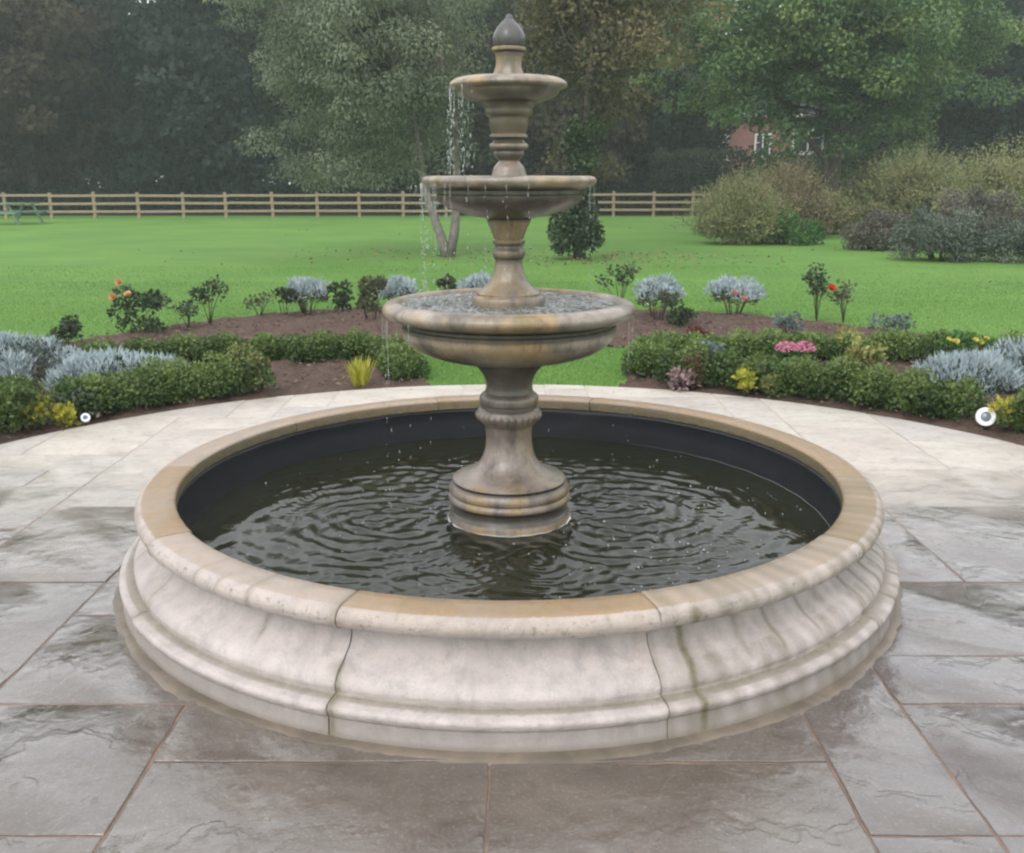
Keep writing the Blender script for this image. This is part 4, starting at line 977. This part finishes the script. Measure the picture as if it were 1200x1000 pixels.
big_shrub('tall_shrub', 'amber and green shrub at the right edge of the view', (15.9, 26.8), 1.8, 1.2, 2.2, 11000, .10, LM['amber'], 307, **F)
big_shrub('tall_shrub', 'far straw shrub filling the gap before the fence on the right', (14.8, 36.5), 2.8, 1.1, 2.3, 9000, .12, LM['straw'], 313, **F)
big_shrub('tall_shrub', 'shorter straw green shrub right in front of the light green trunk', (9.45, 30.6), 1.1, .9, 1.05, 7000, .10, LM['straw'], 314, **F)
big_shrub('low_bush', 'fresh green low bush between the amber shrub and the lawn', (7.05, 25.6), 1.0, .7, .85, 5500, .09, LM['fresh'], 308)
big_shrub('low_bush', 'brown grey low bush at the foot of the light green tree', (8.75, 23.6), 1.1, .7, .8, 6500, .07, LM['cotb'], 309)
big_shrub('grey_shrub', 'dark grey green arching shrub, the largest on the lawn edge', (8.9, 20.4), 1.2, .8, 1.25, 11000, .06, LM['cot'], 310, arch=.9, ncl=60)
big_shrub('grey_shrub', 'grey green shrub at the right edge in front of the amber shrub', (10.55, 19.9), 1.05, .8, 1.0, 9500, .06, LM['cot'], 311, arch=.9, ncl=50)
big_shrub('grey_shrub', 'grey brown shrub behind the two grey green ones', (10.9, 23.2), 1.6, .9, 1.5, 9000, .075, LM['cotb'], 312, arch=.4)
hedge([(6.6, 47.9), (16.5, 48.9)], 1.6, 2.5, 'tall dark clipped hedge behind the fence before the brick house', LM['wooda'], 77, 1500, 'garden_hedge', .2, 'hedge', .5, None)

# ---------------------------------------------------------------- brick house beyond the wood
def brick():
    m = Mat('red_brick'); v = m.coord()
    bt = m.n('TexBrick', {'Vector': m.n('Mapping', {'Vector': m.n('TexCoord').outputs['Object'], 'Rotation': (R(90), 0, 0)}).outputs[0], 'Color1': (.26, .10, .07, 1), 'Color2': (.33, .14, .10, 1), 'Mortar': (.35, .31, .27, 1), 'Scale': 1.0, 'Brick Width': .22, 'Row Height': .075, 'Mortar Size': .008})
    m.set(Base_Color=bt.outputs[0], Roughness=.85, Normal=m.bump(m.noise(v, 30, 4), .2)); return m.m
def house():
    t = thing('brick_house', 'red brick house with white framed windows glimpsed between the trees', 'house', (16, 61, 0))
    WIN = plain('white_window_paint', (.78, .78, .76), .45, .4, 10, .06); GL = plain('window_glass', (.03, .04, .05), .06, .6, 3, .3); SL = plain('roof_slate', (.07, .075, .085), .7, .3, 6, .3, .5)
    x0, x1, h, dp = -6.4, 6.4, 5.6, 7.0
    wins = [(-3.6, 2.75, 1.1, 1.5), (-1.0, 2.75, 1.0, 1.5), (1.7, 3.1, 1.9, 1.4), (4.6, 3.1, 1.2, 1.4), (-3.6, .4, 1.3, 1.5), (1.7, .4, 1.9, 1.5), (4.6, .4, 1.2, 1.5)]
    m = MB(); xs = sorted({x0, x1} | {w[0]-w[2]/2 for w in wins} | {w[0]+w[2]/2 for w in wins} | {-1.45, -.45}); zs = sorted({0., h} | {w[1] for w in wins} | {w[1]+w[3] for w in wins} | {2.1})
    for i in range(len(xs)-1):
        for j in range(len(zs)-1):
            mx, mz = (xs[i]+xs[i+1])/2, (zs[j]+zs[j+1])/2
            if any(abs(mx-w[0]) < w[2]/2 and w[1] < mz < w[1]+w[3] for w in wins) or (-1.45 < mx < -.45 and mz < 2.1): continue
            m.add([(xs[i], 0, zs[j]), (xs[i+1], 0, zs[j]), (xs[i+1], 0, zs[j+1]), (xs[i], 0, zs[j+1])], [(0, 1, 2, 3)])
    for x in (x0, x1): m.add([(x, 0, 0), (x, dp, 0), (x, dp, h), (x, dp/2, h+3.2), (x, 0, h)], [(0, 1, 2, 3, 4)])
    m.add([(x0, dp, 0), (x1, dp, 0), (x1, dp, h), (x0, dp, h)], [(0, 1, 2, 3)]); m.add([(x0, .25, 0), (x1, .25, 0), (x1, .25, h), (x0, .25, h)], [(0, 1, 2, 3)])
    m.build('wall', brick(), t)
    m = MB(); e = .35; sl = 3.2/(dp/2)
    for s_ in (0, 1):
        ya, yb = (-e, dp/2) if s_ == 0 else (dp+e, dp/2); za, zb = h-e*sl+.05, h+3.25
        m.add([(x0-e, ya, za), (x1+e, ya, za), (x1+e, yb, zb), (x0-e, yb, zb), (x0-e, ya, za+.14), (x1+e, ya, za+.14), (x1+e, yb, zb+.14), (x0-e, yb, zb+.14)], [(0,1,2,3),(7,6,5,4),(0,4,5,1),(1,5,6,2),(2,6,7,3),(3,7,4,0)])
    rf = m.build('roof', SL, t)
    m = MB(); m.box(-4.6, -3.7, 3.1, 3.9, h+2.4, h+4.6); m.box(-4.7, -3.6, 3.0, 4.0, h+4.6, h+4.75); m.build('chimney', brick(), rf)
    for (x, z, w, hh) in wins:
        f = MB(); a, b, c, d = x-w/2, x+w/2, z, z+hh
        f.box(a, a+.12, -.03, .10, c, d); f.box(b-.12, b, -.03, .10, c, d); f.box(a+.12, b-.12, -.03, .10, d-.12, d); f.box(a+.12, b-.12, -.03, .10, c, c+.12); f.box(x-.04, x+.04, -.025, .09, c+.12, d-.12); f.box(a+.12, x-.04, -.02, .085, z+hh*.62, z+hh*.62+.06); f.box(x+.04, b-.12, -.02, .085, z+hh*.62, z+hh*.62+.06)
        wf = f.build('window', WIN, t); g = MB(); g.box(a+.12, b-.12, .03, .05, c+.12, d-.12); g.build('pane', GL, wf)
        g = MB(); g.box(a-.1, b+.1, -.12, -.005, c-.10, c-.004); g.build('sill', WIN, wf)
    m = MB(); m.box(-1.43, -.47, .04, .10, .02, 2.08); m.build('door', plain('door_paint', (.08, .10, .09), .5, .4, 8, .1), t)
    m = MB(); m.box(x0-.2, x1+.2, -.40, -.36, h-.42, h-.20); m.build('fascia', WIN, t)
house()

# ---------------------------------------------------------------- misty air
def haze():
    b = MB(); b.box(-150, 150, -70, 190, -1.2, 24)
    o = b.build('haze', bpy.data.materials.new('haze')); m = o.data.materials[0]; m.use_nodes = True; n = m.node_tree
    n.nodes.remove(n.nodes['Principled BSDF']); v = n.nodes.new('ShaderNodeVolumePrincipled'); v.inputs['Color'].default_value = (.86, .92, .93, 1); v.inputs['Density'].default_value = HAZE_D; v.inputs['Anisotropy'].default_value = .2
    n.links.new(v.outputs[0], n.nodes['Material Output'].inputs['Volume']); o['kind'] = 'stuff'; tag(o, 'pale misty air over the whole garden', 'haze')
HAZE_D = .0015
haze()
